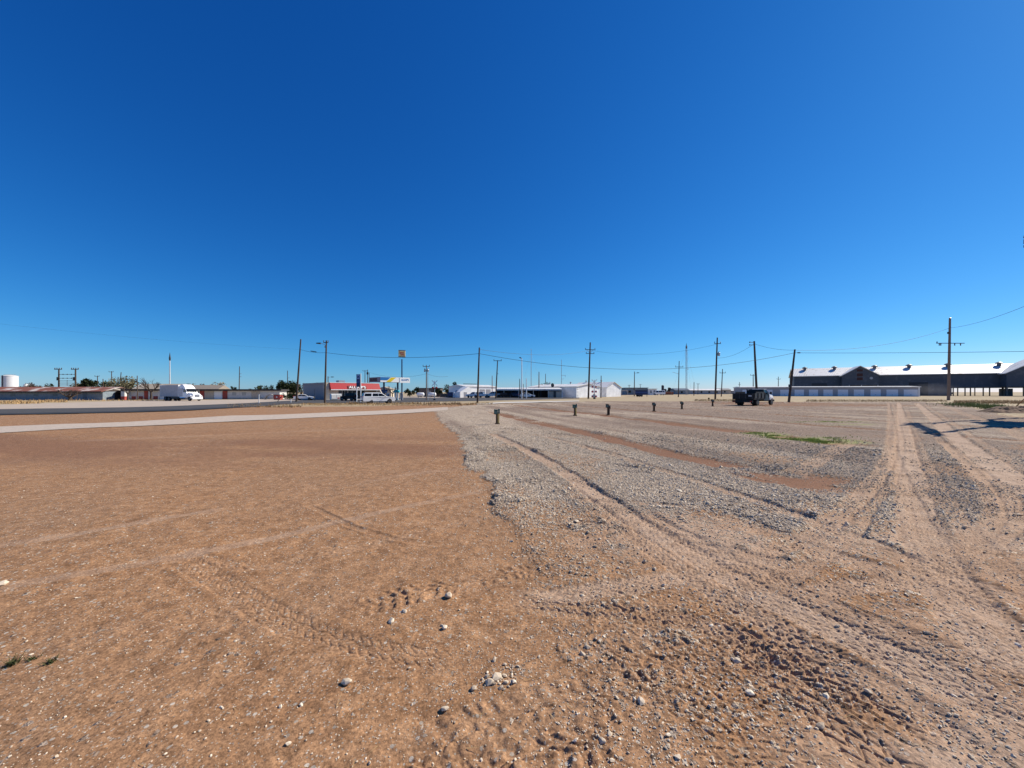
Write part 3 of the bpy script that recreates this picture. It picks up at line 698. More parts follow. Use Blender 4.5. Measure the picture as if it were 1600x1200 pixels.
# --- background buildings between the store and the quonset
X, Y, z = G(655, 165)
t = thing('flat_building', 'low dark brown building behind the twin utility poles', 'building', (X, Y, z))
part('wall', MB().bx(0, 9, 0, 6, 0, 3.6), M('brown_siding', (.16, .12, .10), .8), t); part('roof', MB().bx(-.3, 9.3, -.3, 6.3, 3.6, 3.85), roof_dark, t)
part('door', MB().bx(3, 5, -.03, 0, 0, 2.6), beige, t)
for i, (px, lab) in enumerate(((657, 'white round tank left of the twin poles beside the brown building'), (675.5, 'white round tank right of the twin poles beside the brown building'))):
    X, Y, z = G(px, 150)
    t = thing('propane_tank', lab, 'tank', (X, Y, z), 0, 'white tanks in front of the brown building')
    part('vessel', MB().tube([(-1.5, 0, 1.15), (-1.35, 0, 1.15), (-1.1, 0, 1.15), (1.1, 0, 1.15), (1.35, 0, 1.15), (1.5, 0, 1.15)], [.15, .55, .75, .75, .55, .15], 14), white, t, smooth=True)
    for x in (-.8, .8): part('saddle', MB().box(x, 0, 0, .25, .9, .55), conc, t)
X, Y, z = G(739-8, 150)
# --- quonset, white shop, long canopy, white sheds
def quonset():
    A = G(709.5, 150); t = thing('quonset_hut', 'dark blue grey round roofed hut left of the white workshop', 'hut', A)
    r = 2.5; arc = [(r-r*math.cos(a*math.pi/14), .9+3.9*math.sin(a*math.pi/14)) for a in range(15)]
    part('shell', MB().prism([(0, 0)]+arc+[(2*r, 0)], 0, 14), M('quonset_steel', (.045, .055, .075), .6, .2), t)
    part('front_band', MB().bx(.9, 4.1, -.05, -.005, 3.9, 4.6), M('grey_band', (.16, .18, .2), .6), t); part('door', MB().bx(1.2, 3.8, -.06, -.005, 0, 2.6), darkw, t)
quonset()
def white_shop():
    yaw = R(42); (ux, uy), (vx, vy) = UV(yaw)
    C = G(727, 140); L = hit(776, C, (ux, uy))
    t = thing('workshop', 'white workshop with two grey roll doors behind the parked pickups', 'workshop', C, yaw)
    part('wall', MB().bx(0, L, 0, 11, 0, 3.9), white, t)
    part('roof', MB().prismx([(-.25, 3.9), (-.25, 4.05), (5.5, 4.75), (11.3, 4.05), (11.3, 3.9)], -.2, L+.2), roof_white, t)
    lx = lambda px: hit(px, C, (ux, uy))
    for a, b in ((749.5, 757.5), (759.5, 766.5)): part('roll_door', MB().bx(lx(a), lx(b), -.06, -.01, .1, 3.0), greyd, t)
    part('annex', MB().prism([(-4.6, 0), (.3, 0), (.3, 3.2), (-1.2, 3.9), (-4.6, 2.0)], -3.5, -.3), M('annex_white', (.84, .83, .80), .6), t)
    part('annex_door', MB().bx(-3.0, -1.8, -3.56, -3.505, 0, 1.9), greyd, t)
    part('roof_frame', MB().bx(-.5, lx(745.5), .3, .6, 4.8, 5.05), M('green_grey_steel', (.08, .12, .11), .6), t)
white_shop()
X, Y, z = G(697.5, 146)
t = thing('fence', 'short brown board fence left of the dark round roofed hut', 'fence', G(688, 148))
part('boards', MB().bx(0, 4.6, 0, .06, .1, 1.5), M('brown_boards', (.20, .13, .09), .85), t); 
for x in (0, 1.5, 3.0, 4.6): part('post', MB().box(x, .1, 0, .12, .12, 1.7), wood, t)
def canopy_shed():
    A = G(774.5, 112); B = G(879, 112); L = B[0]-A[0]
    t = thing('carport', 'long open carport with a white flat roof and dark bays', 'carport', A)
    z1 = ZZ(607.2, 112)-A[2]; z0 = ZZ(610, 112)-A[2]
    part('roof', MB().add([(0, 0, z0), (L, 0, z0), (L, 7, z0+.5), (0, 7, z0+.5), (0, 0, z1-.12), (L, 0, z1-.12), (L, 7, z1+.38), (0, 7, z1+.38)], [(3, 2, 1, 0), (4, 5, 6, 7), (0, 1, 5, 4), (1, 2, 6, 5), (2, 3, 7, 6), (3, 0, 4, 7)]), roof_white, t)
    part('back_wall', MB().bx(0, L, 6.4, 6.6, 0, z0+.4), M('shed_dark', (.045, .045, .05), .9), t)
    part('side_wall', MB().bx(L-.2, L, .2, 6.4, 0, z0), wall_white_y, t)
    for k in range(8): part('post', MB().box(.25+k*(L-4.4)/7, .3, 0, .14, .14, z0), whited if k % 2 else steel_d, t)
    part('front_panel', MB().bx(L-4.2, L-.2, .25, .4, 0, 1.9), M('striped_tan_panel', (.46, .39, .31), .85, var=.3, scale=3, stretch=(4, 1, .2)), t)
    part('door', MB().bx(L-2.6, L-1.9, .2, .245, 0, 1.85), steel_d, t)
canopy_shed()
def gable_shed(label, pxc, Yc, pxr, pxl, yaw, eave_py, apex_py, back=False, minD=0):
    (ux, uy), (vx, vy) = UV(yaw); C = G(pxc, Yc); L = hit(pxr, C, (ux, uy)); D = max(hit(pxl, C, (vx, vy)), minD)
    he = ZZ(eave_py, Yc)-C[2]; ha = ZZ(apex_py, Yc+uy*L/2)-C[2]
    t = thing('metal_shed', label, 'warehouse', C, yaw)
    part('wall', MB().prism([(0, 0), (L, 0), (L, he), (L/2, ha-.02), (0, he)], 0, D), wall_white, t)
    s = (ha-he)/(L/2); o = .35
    part('roof', MB().prism([(-o, he-o*s+.02), (-o, he-o*s+.14), (L/2, ha+.14), (L+o, he-o*s+.14), (L+o, he-o*s+.02), (L/2, ha+.02)], -.35, D+.35), roof_white, t)
    for f in (.35, .8):
        v = part('roof_vent', MB().lathe([(.18, 0), (.18, .35), (.36, .4), (.36, .6), (.05, .75)], 10, (L/2, D*f, ha+.1)), steel, t)
    return t, L, D, he, ha
t, L, D, he, ha = gable_shed('large white metal warehouse with a low gable behind the crossed utility pole', 900.5, 115, 937, 826, R(45), 604.2, 600.2)
part('corner_trim', MB().bx(-.06, .25, -.08, -.005, 0, he), white, t)
for k in range(3): part('hatch', MB().bx(.5, 1.1, -.06, -.005, .55+k*.95, 1.0+k*.95), white, t)
part('sign_disc', MB().lathe([(.62, -.05), (.62, .05)], 18), steel_d, t).matrix_local = Matrix.Translation((-1.2, D*.42, he+.55)) @ Matrix.Rotation(R(90), 4, 'Y')
gable_shed('smaller white metal warehouse with a steep gable farthest right of the white sheds', 947.5, 128, 970, 938, R(45), 605.3, 597.2, minD=14)
# --- right background
X, Y, z = G(978, 190)
t = thing('office_building', 'low blue grey building with a white wing on the right background', 'building', (X, Y, z))
part('wall', MB().bx(0, 10.8, 0, 8, 0, 3.4), bluew, t); part('roof', MB().bx(-.3, 11.1, -.4, 8.4, 3.4, 3.65), M('blue_grey_roof', (.20, .24, .29), .7), t)
part('wing', MB().bx(10.82, 15.0, -.6, 6, 0, 2.9), white, t); part('wing_roof', MB().bx(10.7, 15.3, -.9, 6.3, 2.9, 3.1), roof_white, t)
for x in (1.2, 4.0, 7.2): part('window', MB().bx(x, x+1.3, -.05, -.005, 1.1, 2.2), glass, t)
for x in (11.7, 13.4): part('window', MB().bx(x, x+.9, -.66, -.605, .9, 2.2), M('grey_pane', (.25, .26, .27), .3), t)
X, Y, z = G(970.5, 185)
t = thing('carport', 'small cream carport left of the blue grey office building', 'carport', (X, Y, z))
part('roof', MB().bx(0, 3.4, 0, 4, 2.0, 2.25), cream, t)
for x in (.1, 3.3): part('post', MB().box(x, .2, 0, .14, .14, 2.0), whited, t)
for px, Yd, r_, h_, lab in ((1035.5, 230, .75, 5.2, 'tall dark silo standing left of the red brown wall'), (1039.5, 240, .8, 3.1, 'short dark silo beside the taller dark silo')):
    X, Y, z = G(px, Yd); t = thing('silo', lab, 'silo', (X, Y, z))
    part('barrel', MB().lathe([(r_, 0), (r_, h_)], 16), M('silo_dark', (.05, .055, .07), .6), t); part('cap', MB().lathe([(r_+.06, h_), (r_*.4, h_+.35), (.08, h_+.4)], 16), steel_d, t)
t = thing('wall', 'low red brown wall under the two dark silos', 'wall', G(1035.5, 200)); part('masonry', MB().bx(0, 5.6, 0, .3, 0, 1.5), brick, t); part('coping', MB().bx(-.05, 5.65, -.05, .35, 1.5, 1.6), conc, t)
def plain_house(label, pxl, pxr, Yd, h, roofh, wallm, roofm, kind='house', cat='house'):
    A = G(pxl, Yd); L = XY(pxr, Yd)-A[0]; t = thing(kind, label, cat, A)
    part('wall', MB().bx(0, L, 0, 7, 0, h), wallm, t); part('roof', MB().prismx([(-.5, h), (3.5, h+roofh), (7.5, h)], -.3, L+.3), roofm, t)
    n = max(1, int(L/5))
    for k in range(n): part('window', MB().bx(L*(k+.4)/n, L*(k+.4)/n+1.1, -.04, -.004, h*.35, h*.75), glass, t)
    part('door', MB().bx(L*.15, L*.15+.95, -.05, -.005, 0, h*.75), greyd, t)
plain_house('grey house with a blue roof right of the red brown wall', 1055, 1077, 230, 2.5, 1.2, bluew, M('slate_roof', (.10, .13, .18), .8))
plain_house('long grey low building with a white roof in the right distance', 1078, 1126, 250, 2.6, .9, M('grey_siding', (.36, .37, .38), .8), roof_white, 'long_building', 'building')
plain_house('tan low building with a grey roof behind the leaning crossarm pole', 1124, 1142, 270, 3.0, 1.1, beige, M('grey_roof', (.28, .28, .28), .8), 'long_building', 'building')
plain_house('flat pale building just left of the black dump truck', 1141, 1158, 280, 2.4, .5, greyw, roof_white, 'long_building', 'building')
# --- storage units
def storage_row():
    Bx, By = XY(1437, 122), 122; Ax, Ay = XY(1158, 135.5), 135.5
    yaw = math.atan2(By-Ay, Bx-Ax); L = math.hypot(Bx-Ax, By-Ay); z = float(gz(Bx, By)); A = (Ax, Ay, z)
    t = thing('storage_building', 'long low row of storage units with pale roll doors before the dark barn', 'storage units', A, yaw)
    (ux, uy), _ = UV(yaw); lx = lambda px: hit(px, A, (ux, uy))
    h = ZZ(605.2, 126)-z
    part('wall', MB().bx(0, L, 0, 9, 0, h-.02), stor_wall, t)
    part('roof', MB().prismx([(-.35, h-.02), (-.35, h+.22), (4.5, h+.42), (9.3, h+.2), (9.3, h-.02)], -.2, L+.2), roof_white, t)
    part('corner_trim', MB().bx(L-.35, L+.03, -.05, -.003, 0, h-.03), white, t)
    D = [(1160, 1168), (1171, 1181), (1197, 1207), (1219, 1232.5), (1241.5, 1256), (1264, 1278), (1286.5, 1301), (1309, 1325), (1334, 1350), (1360, 1376), (1385, 1403), (1412, 1434)]
    for a, b in D:
        d = part('roll_door', MB().bx(lx(a), lx(b), -.05, -.003, .08, h-.75), door_white, t)
        part('handle', MB().bx((lx(a)+lx(b))/2-.12, (lx(a)+lx(b))/2+.12, -.08, -.051, .5, .6), steel_d, d)
storage_row()
# --- big barn with white roof, cross gables and an open right bay
def barn():
    A = G(1241, 168); yaw = R(-30); (ux, uy), _ = UV(yaw); lx = lambda px: hit(px, A, (ux, uy))
    t = thing('barn', 'huge dark metal barn with a white roof, roof vents and a front gable', 'barn', A, yaw)
    L = lx(1700); he = ZZ(588, 168)-A[2]; hr = ZZ(576.5, 175)-A[2]; D = 16
    Lw = lx(1487)
    part('wall', MB().bx(0, Lw, 0, D, 0, he), wall_grey, t)
    part('upper_wall', MB().bx(Lw+.01, L, 0, .2, ZZ(605.5, 142)-A[2], he).bx(Lw+.01, L, D-.2, D, ZZ(605.5, 150)-A[2]-.2, he), wall_grey, t)
    part('roof', MB().prismx([(-.6, he-.2), (-.6, he+.05), (D/2, hr+.05), (D+.6, he+.05), (D+.6, he-.2), (D/2, hr-.25)], -.4, L+.4), roof_white, t)
    # front gable
    a, b = lx(1313), lx(1369); gy = -3.2; ha = ZZ(573.6, 160)-A[2]; hg = ZZ(586.5, 160)-A[2]-.2
    g = part('gable_wing', MB().prism([(a, 0), (b, 0), (b, hg), ((a+b)/2, ha), (a, hg)], gy, -.02), wall_grey, t)
    m = (a+b)/2; sl_ = (ha-hg)/(m-a)
    part('gable_roof', MB().prism([(a-.5, hg-.5*sl_), (m, ha+.02), (b+.5, hg-.5*sl_), (b+.5, hg-.5*sl_+.22), (m, ha+.26), (a-.5, hg-.5*sl_+.22)], gy-.4, D/2-1.5), roof_white, t)
    for z0, z1 in ((ha-2.1, ha-1.2), (ha-4.1, ha-2.9), (ha-5.6, ha-4.5)): part('shutter', MB().bx(m-1.0, m+.8, gy-.05, gy-.004, z0, z1), M('rust_shutter', (.075, .035, .03), .8), g)
    part('round_vent', MB().lathe([(.5, -.03), (.5, .03)], 16), steel, g).matrix_local = Matrix.Translation((b-2.2, gy-.04, hg-1.2)) @ Matrix.Rotation(R(90), 4, 'X')
    part('gable_opening', MB().bx(m-3.4, m+5.2, gy-.05, gy-.004, 2.7, 4.2), darkw, g)
    for x in (m-3.5, m+.3, m+5.2): part('opening_post', MB().bx(x, x+.22, gy-.09, gy-.051, 0, 4.3), whited, g)
    part('lean_to', MB().prism([(-3.2, 0), (-.01, 0), (-.01, 3.2), (-3.2, 1.9)], .6, 9), wall_grey, t)
    part('side_door', MB().bx(lx(1377), lx(1405), -.07, -.005, .1, 3.6), M('grey_slat_door', (.20, .24, .27), .6), t)
    for a_, b_ in ((1268, 1292), (1420, 1450)): part('bay_door', MB().bx(lx(a_), lx(b_), -.06, -.005, .1, 5.2), M('dark_bay_door', (.05, .055, .06), .7), t)
    for px in (1261, 1309, 1374, 1430, 1493, 1577):
        x = lx(px); v = part('roof_vent', MB().lathe([(.55, 0), (.55, .75), (1.0, .8), (1.0, 1.1), (.2, 1.5)], 14, (x, D/2-1.9, hr-.80)), M('vent_steel', (.12, .13, .15), .5, .4), t)
    zt = ZZ(605.5, 142)-A[2]
    for px in (1490, 1497, 1508.5, 1517, 1537, 1547, 1567, 1572, 1600, 1640, 1690): part('column', MB().box(lx(px), .3, 0, .26, .26, zt+.1), wood if px % 2 else steel_d, t)
    for px in (1505, 1530, 1560, 1610): part('column', MB().box(lx(px), D-.4, 0, .24, .24, zt), wood, t)
    # second gable at the right end
    a, b = lx(1562), lx(1680); gy = -4.0; m = (a+b)/2; hg = ZZ(583.5, 138)-A[2]; ha = hg+5.0; zb = ZZ(604.5, 138)-A[2]
    g2 = part('gable_wing', MB().prism([(a, zb), (b, zb), (b, hg), (m, ha), (a, hg)], gy, -.02), wall_grey, t)
    sl_ = (ha-hg)/(m-a)
    part('gable_roof', MB().prism([(a-.6, hg-.6*sl_), (m, ha+.02), (b+.6, hg-.6*sl_), (b+.6, hg-.6*sl_+.22), (m, ha+.26), (a-.6, hg-.6*sl_+.22)], gy-.5, D/2-1.5), roof_white, t)
    for x in (a+.2, a+6.2, b-.3): part('column', MB().box(x, gy+.2, 0, .3, .3, zb+.1), wood_l, t)
    part('inner_block', MB().bx(lx(1579), lx(1591), 3, 7, 0, zb-.6), wall_grey, t); part('inner_rack', MB().bx(lx(1489), lx(1506), 8, 9, .7, 1.3), steel_d, t)
barn()
# ================================================================== utility poles and masts
def pole(label, pxb, pxt, pyt, Yd, r=.15, mat=wood, arms=(), group='utility poles', name='utility_pole', cat='utility pole', zb=None):
    """arms: (photo row, half width, yaw, n insulators)"""
    X, Y, z = G(pxb, Yd); h = ZZ(pyt, Yd)-z; dx = XY(pxt, Yd)-X
    t = thing(name, label, cat, (X, Y, z), 0, group)
    def p(zz): return (dx*zz/h, 0, zz)
    part('shaft', MB().tube([p(-.05), p(h*.5), p(h)], [r*1.15, r, r*.75], 10), mat, t)
    for row, hw, yaw, ni in arms:
        q = p(ZZ(row, Yd)-z); c, s_ = math.cos(yaw), math.sin(yaw)
        a = part('crossarm', MB().box(q[0]+.17*s_, -.17*c, q[2]-.06, hw*2, .11, .13, yaw), mat, t)
        for k in range(ni):
            v = -hw*.92+k*hw*1.84/(ni-1); x, y = q[0]+v*c+.17*s_, v*s_-.17*c
            part('insulator', MB().lathe([(.03, 0), (.035, .12), (.10, .14), (.075, .24), (.09, .27), (.03, .36)], 8, (x, y, q[2]+.07)), porc, a)
    return t, p, z, h
def can(t, p, z, Yd, row, side, r=.24, h=.75, mat=steel):
    q = p(ZZ(row, Yd)-z)
    c = part('transformer', MB().lathe([(r*.9, 0), (r, .04), (r, h*.9), (r*.8, h)], 14, (q[0]+side*(r+.2), -.05, q[2]-h/2)), mat, t)
    part('bracket', MB().bx(min(q[0], q[0]+side*(.25)), max(q[0], q[0]+side*.25), -.08, .0, q[2]-.05, q[2]+.05), steel_d, c)
    part('bushing', MB().lathe([(.05, 0), (.07, .1), (.03, .3)], 8, (q[0]+side*(r+.2), -.05, q[2]+h/2)), porc, c)
def lamp_arm(t, p, z, Yd, row, side, reach=1.8, rise=.5):
    q = p(ZZ(row, Yd)-z)
    a = part('lamp_arm', MB().tube([(q[0], 0, q[2]-rise), (q[0]+side*reach*.5, -.05, q[2]-rise*.25), (q[0]+side*reach, -.1, q[2])], .045, 6), steel, t)
    part('lamp_head', MB().prism([(q[0]+side*reach-.1, q[2]-.12), (q[0]+side*reach+side*.15, q[2]-.16), (q[0]+side*(reach+.85), q[2]-.06), (q[0]+side*(reach+.7), q[2]+.1), (q[0]+side*reach, q[2]+.12)][::int(side) or 1], -.27, .07), steel_d, a)
WP = {}
# near roadside poles
t, p, z, h = pole('leaning dark utility pole beside the small white car, tilted to the right', 463, 470, 530, 81, .17); WP['a'] = (t.location+Vector(p(ZZ(546, 81)-z)))
t, p, z, h = pole('straight brown utility pole with a street lamp left of the red store front', 507.5, 510, 532, 72, .16, arms=((535.5, .45, 0, 2),)); lamp_arm(t, p, z, 72, 536.5, -1, 1.0, .55)
q = p(ZZ(539, 72)-z); part('bracket', MB().bx(q[0]-.3, q[0], -.1, .05, q[2]-.5, q[2]-.2), steel, t); WP['b'] = t.location+Vector(p(ZZ(551, 72)-z))
t, p, z, h = pole('bare brown utility pole standing where the road meets the gravel pad', 746, 749, 543, 57, .13); WP['c'] = t.location+Vector(p(ZZ(552.5, 57)-z))
t, p, z, h = pole('tall utility pole with two stacked crossarms in front of the white warehouse', 919.3, 922.3, 535, 97, .20, arms=((546.5, 1.35, .15, 3), (552.6, 1.1, .15, 2)))
for sx in (-1, 1): part('brace', MB().tube([p(ZZ(551.5, 97)-z), tuple(Vector(p(ZZ(547, 97)-z))+Vector((sx*.8, 0, 0)))], .04, 5), steel, t)
WP['d'] = t.location+Vector(p(ZZ(547, 97)-z))
t, p, z, h = pole('tall dark pole with a small crossarm and a grey transformer', 1117.5, 1120.8, 527.5, 85, .17, arms=((537, .75, .1, 2),)); can(t, p, z, 85, 553.5, 1); WP['e'] = t.location+Vector(p(ZZ(559.5, 85)-z))
t, p, z, h = pole('dark pole rising behind the black dump truck, tilted to the left', 1183, 1178.4, 533, 72, .19)
q = p(ZZ(536.5, 72)-z); part('bracket', MB().bx(q[0]-.85, q[0], -.05, .05, q[2]+.15, q[2]+.25).bx(q[0]-.85, q[0], -.05, .05, q[2]-.35, q[2]-.25), steel, t)
for dz in (.1, -.4): part('insulator', MB().tube([(q[0]-.85, 0, q[2]+dz), (q[0]-.85, 0, q[2]+dz+.22)], .09, 8), porc, t)
WP['f'] = t.location+Vector(p(ZZ(537, 72)-z))
t, p, z, h = pole('short dark pole leaning right in front of the storage units', 1232.5, 1242, 546, 64, .17)
q = p(ZZ(603, 64)-z); part('meter_box', MB().box(q[0]-.22, -.1, q[2]-.2, .3, .25, .45), steel_d, t); WP['g'] = t.location+Vector(p(ZZ(547, 64)-z)); WP['g2'] = t.location+Vector(p(ZZ(551.3, 64)-z))
t, p, z, h = pole('pale brown utility pole with a wide thin crossarm in front of the white roofed barn', 1482, 1484.3, 497, 76, .21, wood_l)
q = p(ZZ(537, 76)-z)
a = part('crossarm', MB().box(q[0]-.1, -.25, q[2], 5.5, .12, .12), steel_d, t)
for x in (-2.3, -2.0, .75, 1.9, -2.75): part('insulator', MB().lathe([(.05, 0), (.10, -.1), (.06, -.25), (.09, -.42)][::-1] if x > -2.5 else [(.05, .1), (.09, .2), (.04, .45)], 8, (q[0]+x, -.25, q[2])), porc, a)
q = p(ZZ(519, 76)-z); part('lamp_bracket', MB().bx(q[0]-.4, q[0], -.1, .1, q[2]-.35, q[2]+.05), steel_d, t); part('cap', MB().lathe([(.19, 0), (.02, .1)], 10, p(h)), steel, t)
WP['h'] = t.location+Vector(p(ZZ(512.5, 76)-z))
# middle distance
t, p, z, h = pole('thin pole with crossarm and round transformer between the fuel sign and crossing lights', 666.3, 666.3, 571.5, 95, .13, wood_l, arms=((572.8, .85, 0, 3),)); can(t, p, z, 95, 579, -1, .2, .7); can(t, p, z, 95, 579, 1, .2, .7); WP['i'] = t.location+Vector(p(ZZ(584, 95)-z))
pole('slim grey steel pole right beside the pole with two round transformers', 668.8, 668.4, 581, 94, .08, steel, name='steel_pole')
t, p, z, h = pole('leaning pole with one plain crossarm in front of the carport left bay', 774.5, 777.5, 563, 100, .16, arms=((563.8, 1.05, .1, 2),))
q = p(ZZ(584, 100)-z); part('bracket', MB().bx(q[0], q[0]+.35, -.05, .05, q[2]-.05, q[2]+.05), steel_d, t)
pole('short reddish pole behind the workshop roof', 769, 769, 587, 145, .14, M('reddish_pole', (.22, .09, .07), .8))
X, Y, z = G(815.3, 100)
t = thing('light_pole', 'tall white light pole with a small head standing before the carport', 'light pole', (X, Y, z)); h = ZZ(560, 100)-z
part('shaft', MB().lathe([(.14, 0), (.09, h)], 10), white, t); part('lamp_head', MB().box(-.42, 0, h+.1, .5, .3, .2), steel_d, t); part('lamp_arm', MB().bx(-.4, .05, -.04, .04, h-.05, h+.1), steel, t)
pole('dark bollard post directly left of the white light pole', 812.3, 812, 592, 98, .11, wood, name='post', cat='post')
pole('stubby white post right of the white light pole', 822.5, 822.3, 591, 104, .13, white, name='post', cat='post')
pole('weathered post above the carport roof left end', 817.8, 817.8, 600, 99, .08, wood_l, name='post', cat='post')
pole('bare dark pole behind the carport, left of the short one', 842, 842.2, 581, 118, .16, wood_l)
pole('short dark pole top peeking over the warehouse ridge', 852.4, 852.5, 584, 150, .13)
pole('slim bare pole between the two white gable walls', 939, 939.3, 587, 110, .13)
t, p, z, h = pole('slim dark pole with a lamp arm in front of the blue grey office', 991, 991.4, 580.5, 140, .15); lamp_arm(t, p, z, 140, 582.5, 1, .9, .3)
pole('small distant pole with a box top left of the office', 983, 983, 601, 260, .2, arms=((602.5, .9, 0, 2),))
pole('tiny distant pole right of the lamp pole by the office', 1000.5, 1000.5, 600, 300, .18, arms=((601, 1.1, 0, 2),))
t, p, z, h = pole('dark pole with a long plain crossarm in the pale right field', 1060, 1061.2, 564, 112, .13, arms=((573.5, 1.15, 0, 3),))
q = p(ZZ(583, 112)-z); part('guy_arm', MB().tube([(q[0], 0, q[2]-.25), (q[0]-1.9, 0, q[2]+.3)], .04, 5), steel, t)
pole('short pole in the pale field left of the transformer pole', 1084.2, 1084.4, 597, 150, .13)
pole('faint distant pole farther back in the pale field', 1090.6, 1090.6, 599, 220, .14, arms=((600, .8, 0, 2),))
t, p, z, h = pole('leaning pole with crossarm right of the transformer pole', 1127, 1129, 576.5, 122, .14, arms=((582.8, .95, 0, 3),))
pole('tiny pole above the flat pale building', 1155.3, 1155.4, 597, 260, .2, arms=((601, .8, 0, 2),))
t, p, z, h = pole('crossarm pole just behind the truck cab, left of the tilted dark pole', 1177, 1176.8, 585, 150, .16, arms=((586.5, 1.2, 0, 3),))
pole('thin crossarm pole rising behind the storage units', 1216, 1216.2, 588.5, 190, .16, arms=((592.5, .9, 0, 2),))
# left distance
for pxb, pxt, pyt, Yd, arm, lab in ((152.5, 152.3, 587, 150, 1, 'short pole with small crossarm over the bare trees on the left'),
        (161, 161, 592, 140, 0, 'bare short pole left of the cream house gable'), (174.5, 174.3, 580, 150, 1, 'tallest of the crossarm poles behind the cream house'),
        (184.6, 184.6, 589, 140, 0, 'plain pole left of the leaning one above the arched shelter'), (185.5, 189.3, 581.5, 145, 0, 'thin leaning pole above the arched shelter'),
        (373.5, 374.3, 572.5, 140, 2, 'tall thin pole with side brackets behind the motel roof'), (449, 449.3, 579, 150, 2, 'thin pole with side brackets rising from the dark trees'),
        (512.6, 512.6, 588, 130, 3, 'small pole with lamp arm peeking above the store corner'), (570.3, 570.3, 578.5, 160, 1, 'left one of the three thin poles behind the store'),
        (574.3, 574.4, 577.5, 150, 4, 'middle one of the three thin poles behind the store, with a box'), (576.6, 576.8, 582, 165, 0, 'shortest of the three thin poles behind the store')):
    t, p, z, h = pole(lab, pxb, pxt, pyt, Yd, .15, wood, arms=((pyt+1.2, .9, 0, 2),) if arm == 1 else ())
    if arm == 2:
        for dr in (11.5, 16): q = p(ZZ(pyt+dr, Yd)-z); part('bracket', MB().bx(q[0], q[0]+.8, -.05, .05, q[2]-.06, q[2]+.06), steel, t)
    if arm == 3: lamp_arm(t, p, z, Yd, pyt+1, 1, 1.2, .3)
    if arm == 4: q = p(ZZ(pyt+6, Yd)-z); part('switch_box', MB().box(q[0], -.1, q[2]-.4, .6, .4, .9), steel_d, t)
t, p, z, h = pole('dark pole with a small box on it in front of the tan roofed house', 214.6, 214.4, 587, 100, .11); q = p(ZZ(596, 100)-z); part('meter_box', MB().box(q[0]-.05, -.15, q[2]-.2, .3, .25, .45), steel_d, t)
def mast(label, px, py, Yd, r0, r1, mat, top=None, guys=False, lattice=False):
    X, Y, z = G(px, Yd); h = ZZ(py, Yd)-z; t = thing('radio_mast', label, 'mast', (X, Y, z), 0, 'thin masts on the skyline')
    if lattice:
        w_ = r0*1.6; b_ = part('lattice', MB(), steel, t) if False else None
        mb = MB()
        for k in range(3):
            a = k*2.094; mb.tube([(w_*math.cos(a), w_*math.sin(a), 0), (w_*math.cos(a), w_*math.sin(a), h)], r1*.55, 4)
        n = int(h/1.1)
        for i in range(n):
            a = i*2.094; mb.tube([(w_*math.cos(a), w_*math.sin(a), i*h/n), (w_*math.cos(a+2.094), w_*math.sin(a+2.094), (i+1)*h/n)], r1*.3, 3)
        part('lattice', mb, mat, t)
    else: part('shaft', MB().lathe([(r0, 0), (r1, h)], 8), mat, t)
    if top: part('antenna', MB().lathe([(r1*2.2, h-top), (r1*2.6, h-top*.5), (r1*1.5, h-.2), (.03, h+1.2)], 8), steel_d, t)
    if guys:
        for k in range(3):
            a = k*2.094+.4; part('guy_wire', MB().tube([(0, 0, h*.93), (h*.30*math.cos(a), h*.30*math.sin(a), 0)], .02, 3), steel, t)
    return t, h
mast('tall white tapered mast above the white truck', 265.4, 555, 160, .28, .13, M('mast_white', (.6, .6, .6), .5), 2.2)
mast('thin grey mast rising left of the carport warehouse roof', 830, 545, 170, .14, .09, steel, 0, True)
t, h = mast('thin grey mast with side antenna over the white warehouse', 877.3, 562, 150, .12, .08, steel); part('antenna', MB().bx(0, 1.6, -.04, .04, h-6.2, h-6.1).bx(1.5, 1.6, -.04, .04, h-6.8, h-6.1).bx(0, .9, -.04, .04, h-7.6, h-7.5), steel, t)
t, h = mast('tall guyed lattice mast in the pale right field', 1072.5, 540, 180, .22, .13, M('mast_grey', (.30, .31, .33), .5), 1.4, True, True); part('dish', MB().lathe([(.05, 0), (.4, .15), (.42, .2)], 12, (.55, -.2, 12.0)), steel, t)
# --- substation frame on the left
X, Y, z = G(92, 140); h = ZZ(575.5, 140)-z; w_ = XY(118, 140)-X
t = thing('substation_frame', 'twin pole electrical frame with stacked crossbars above the rusty roof', 'power frame', (X, Y, z))
for k, x in enumerate((0, w_)):
    pl = part('pole', MB().lathe([(.28, 0), (.2, h-.3)], 8, (x, 0, 0)), wood, t)
    part('crossarm', MB().bx(x-1.35, x+1.35, -.3, -.16, h-.5, h-.3), wood, pl)
    for v in (-1.2, -.45, .35, 1.2): part('insulator', MB().lathe([(.1, 0), (.16, .15), (.08, .5)], 6, (x+v, -.2, h-.3)), porc, pl)
    part('switch_box', MB().bx(x-.55 if k == 0 else x-.7, x-.1, -.3, .2, h-4.4, h-3.2), steel_d, pl)
for row in (585, 591, 595.2, 598.5, 601.5):
    zz = ZZ(row, 140)-z; b_ = part('crossbar', MB().bx(.15, w_-.15, -.07, .07, zz-.07, zz+.07), steel_d, t)
    for f in ((.25, .5, .75) if row < 592 else (.5,)): part('insulator', MB().lathe([(.08, 0), (.16, .12), (.06, .45)], 6, (w_*f, 0, zz-.2)), porc, b_)
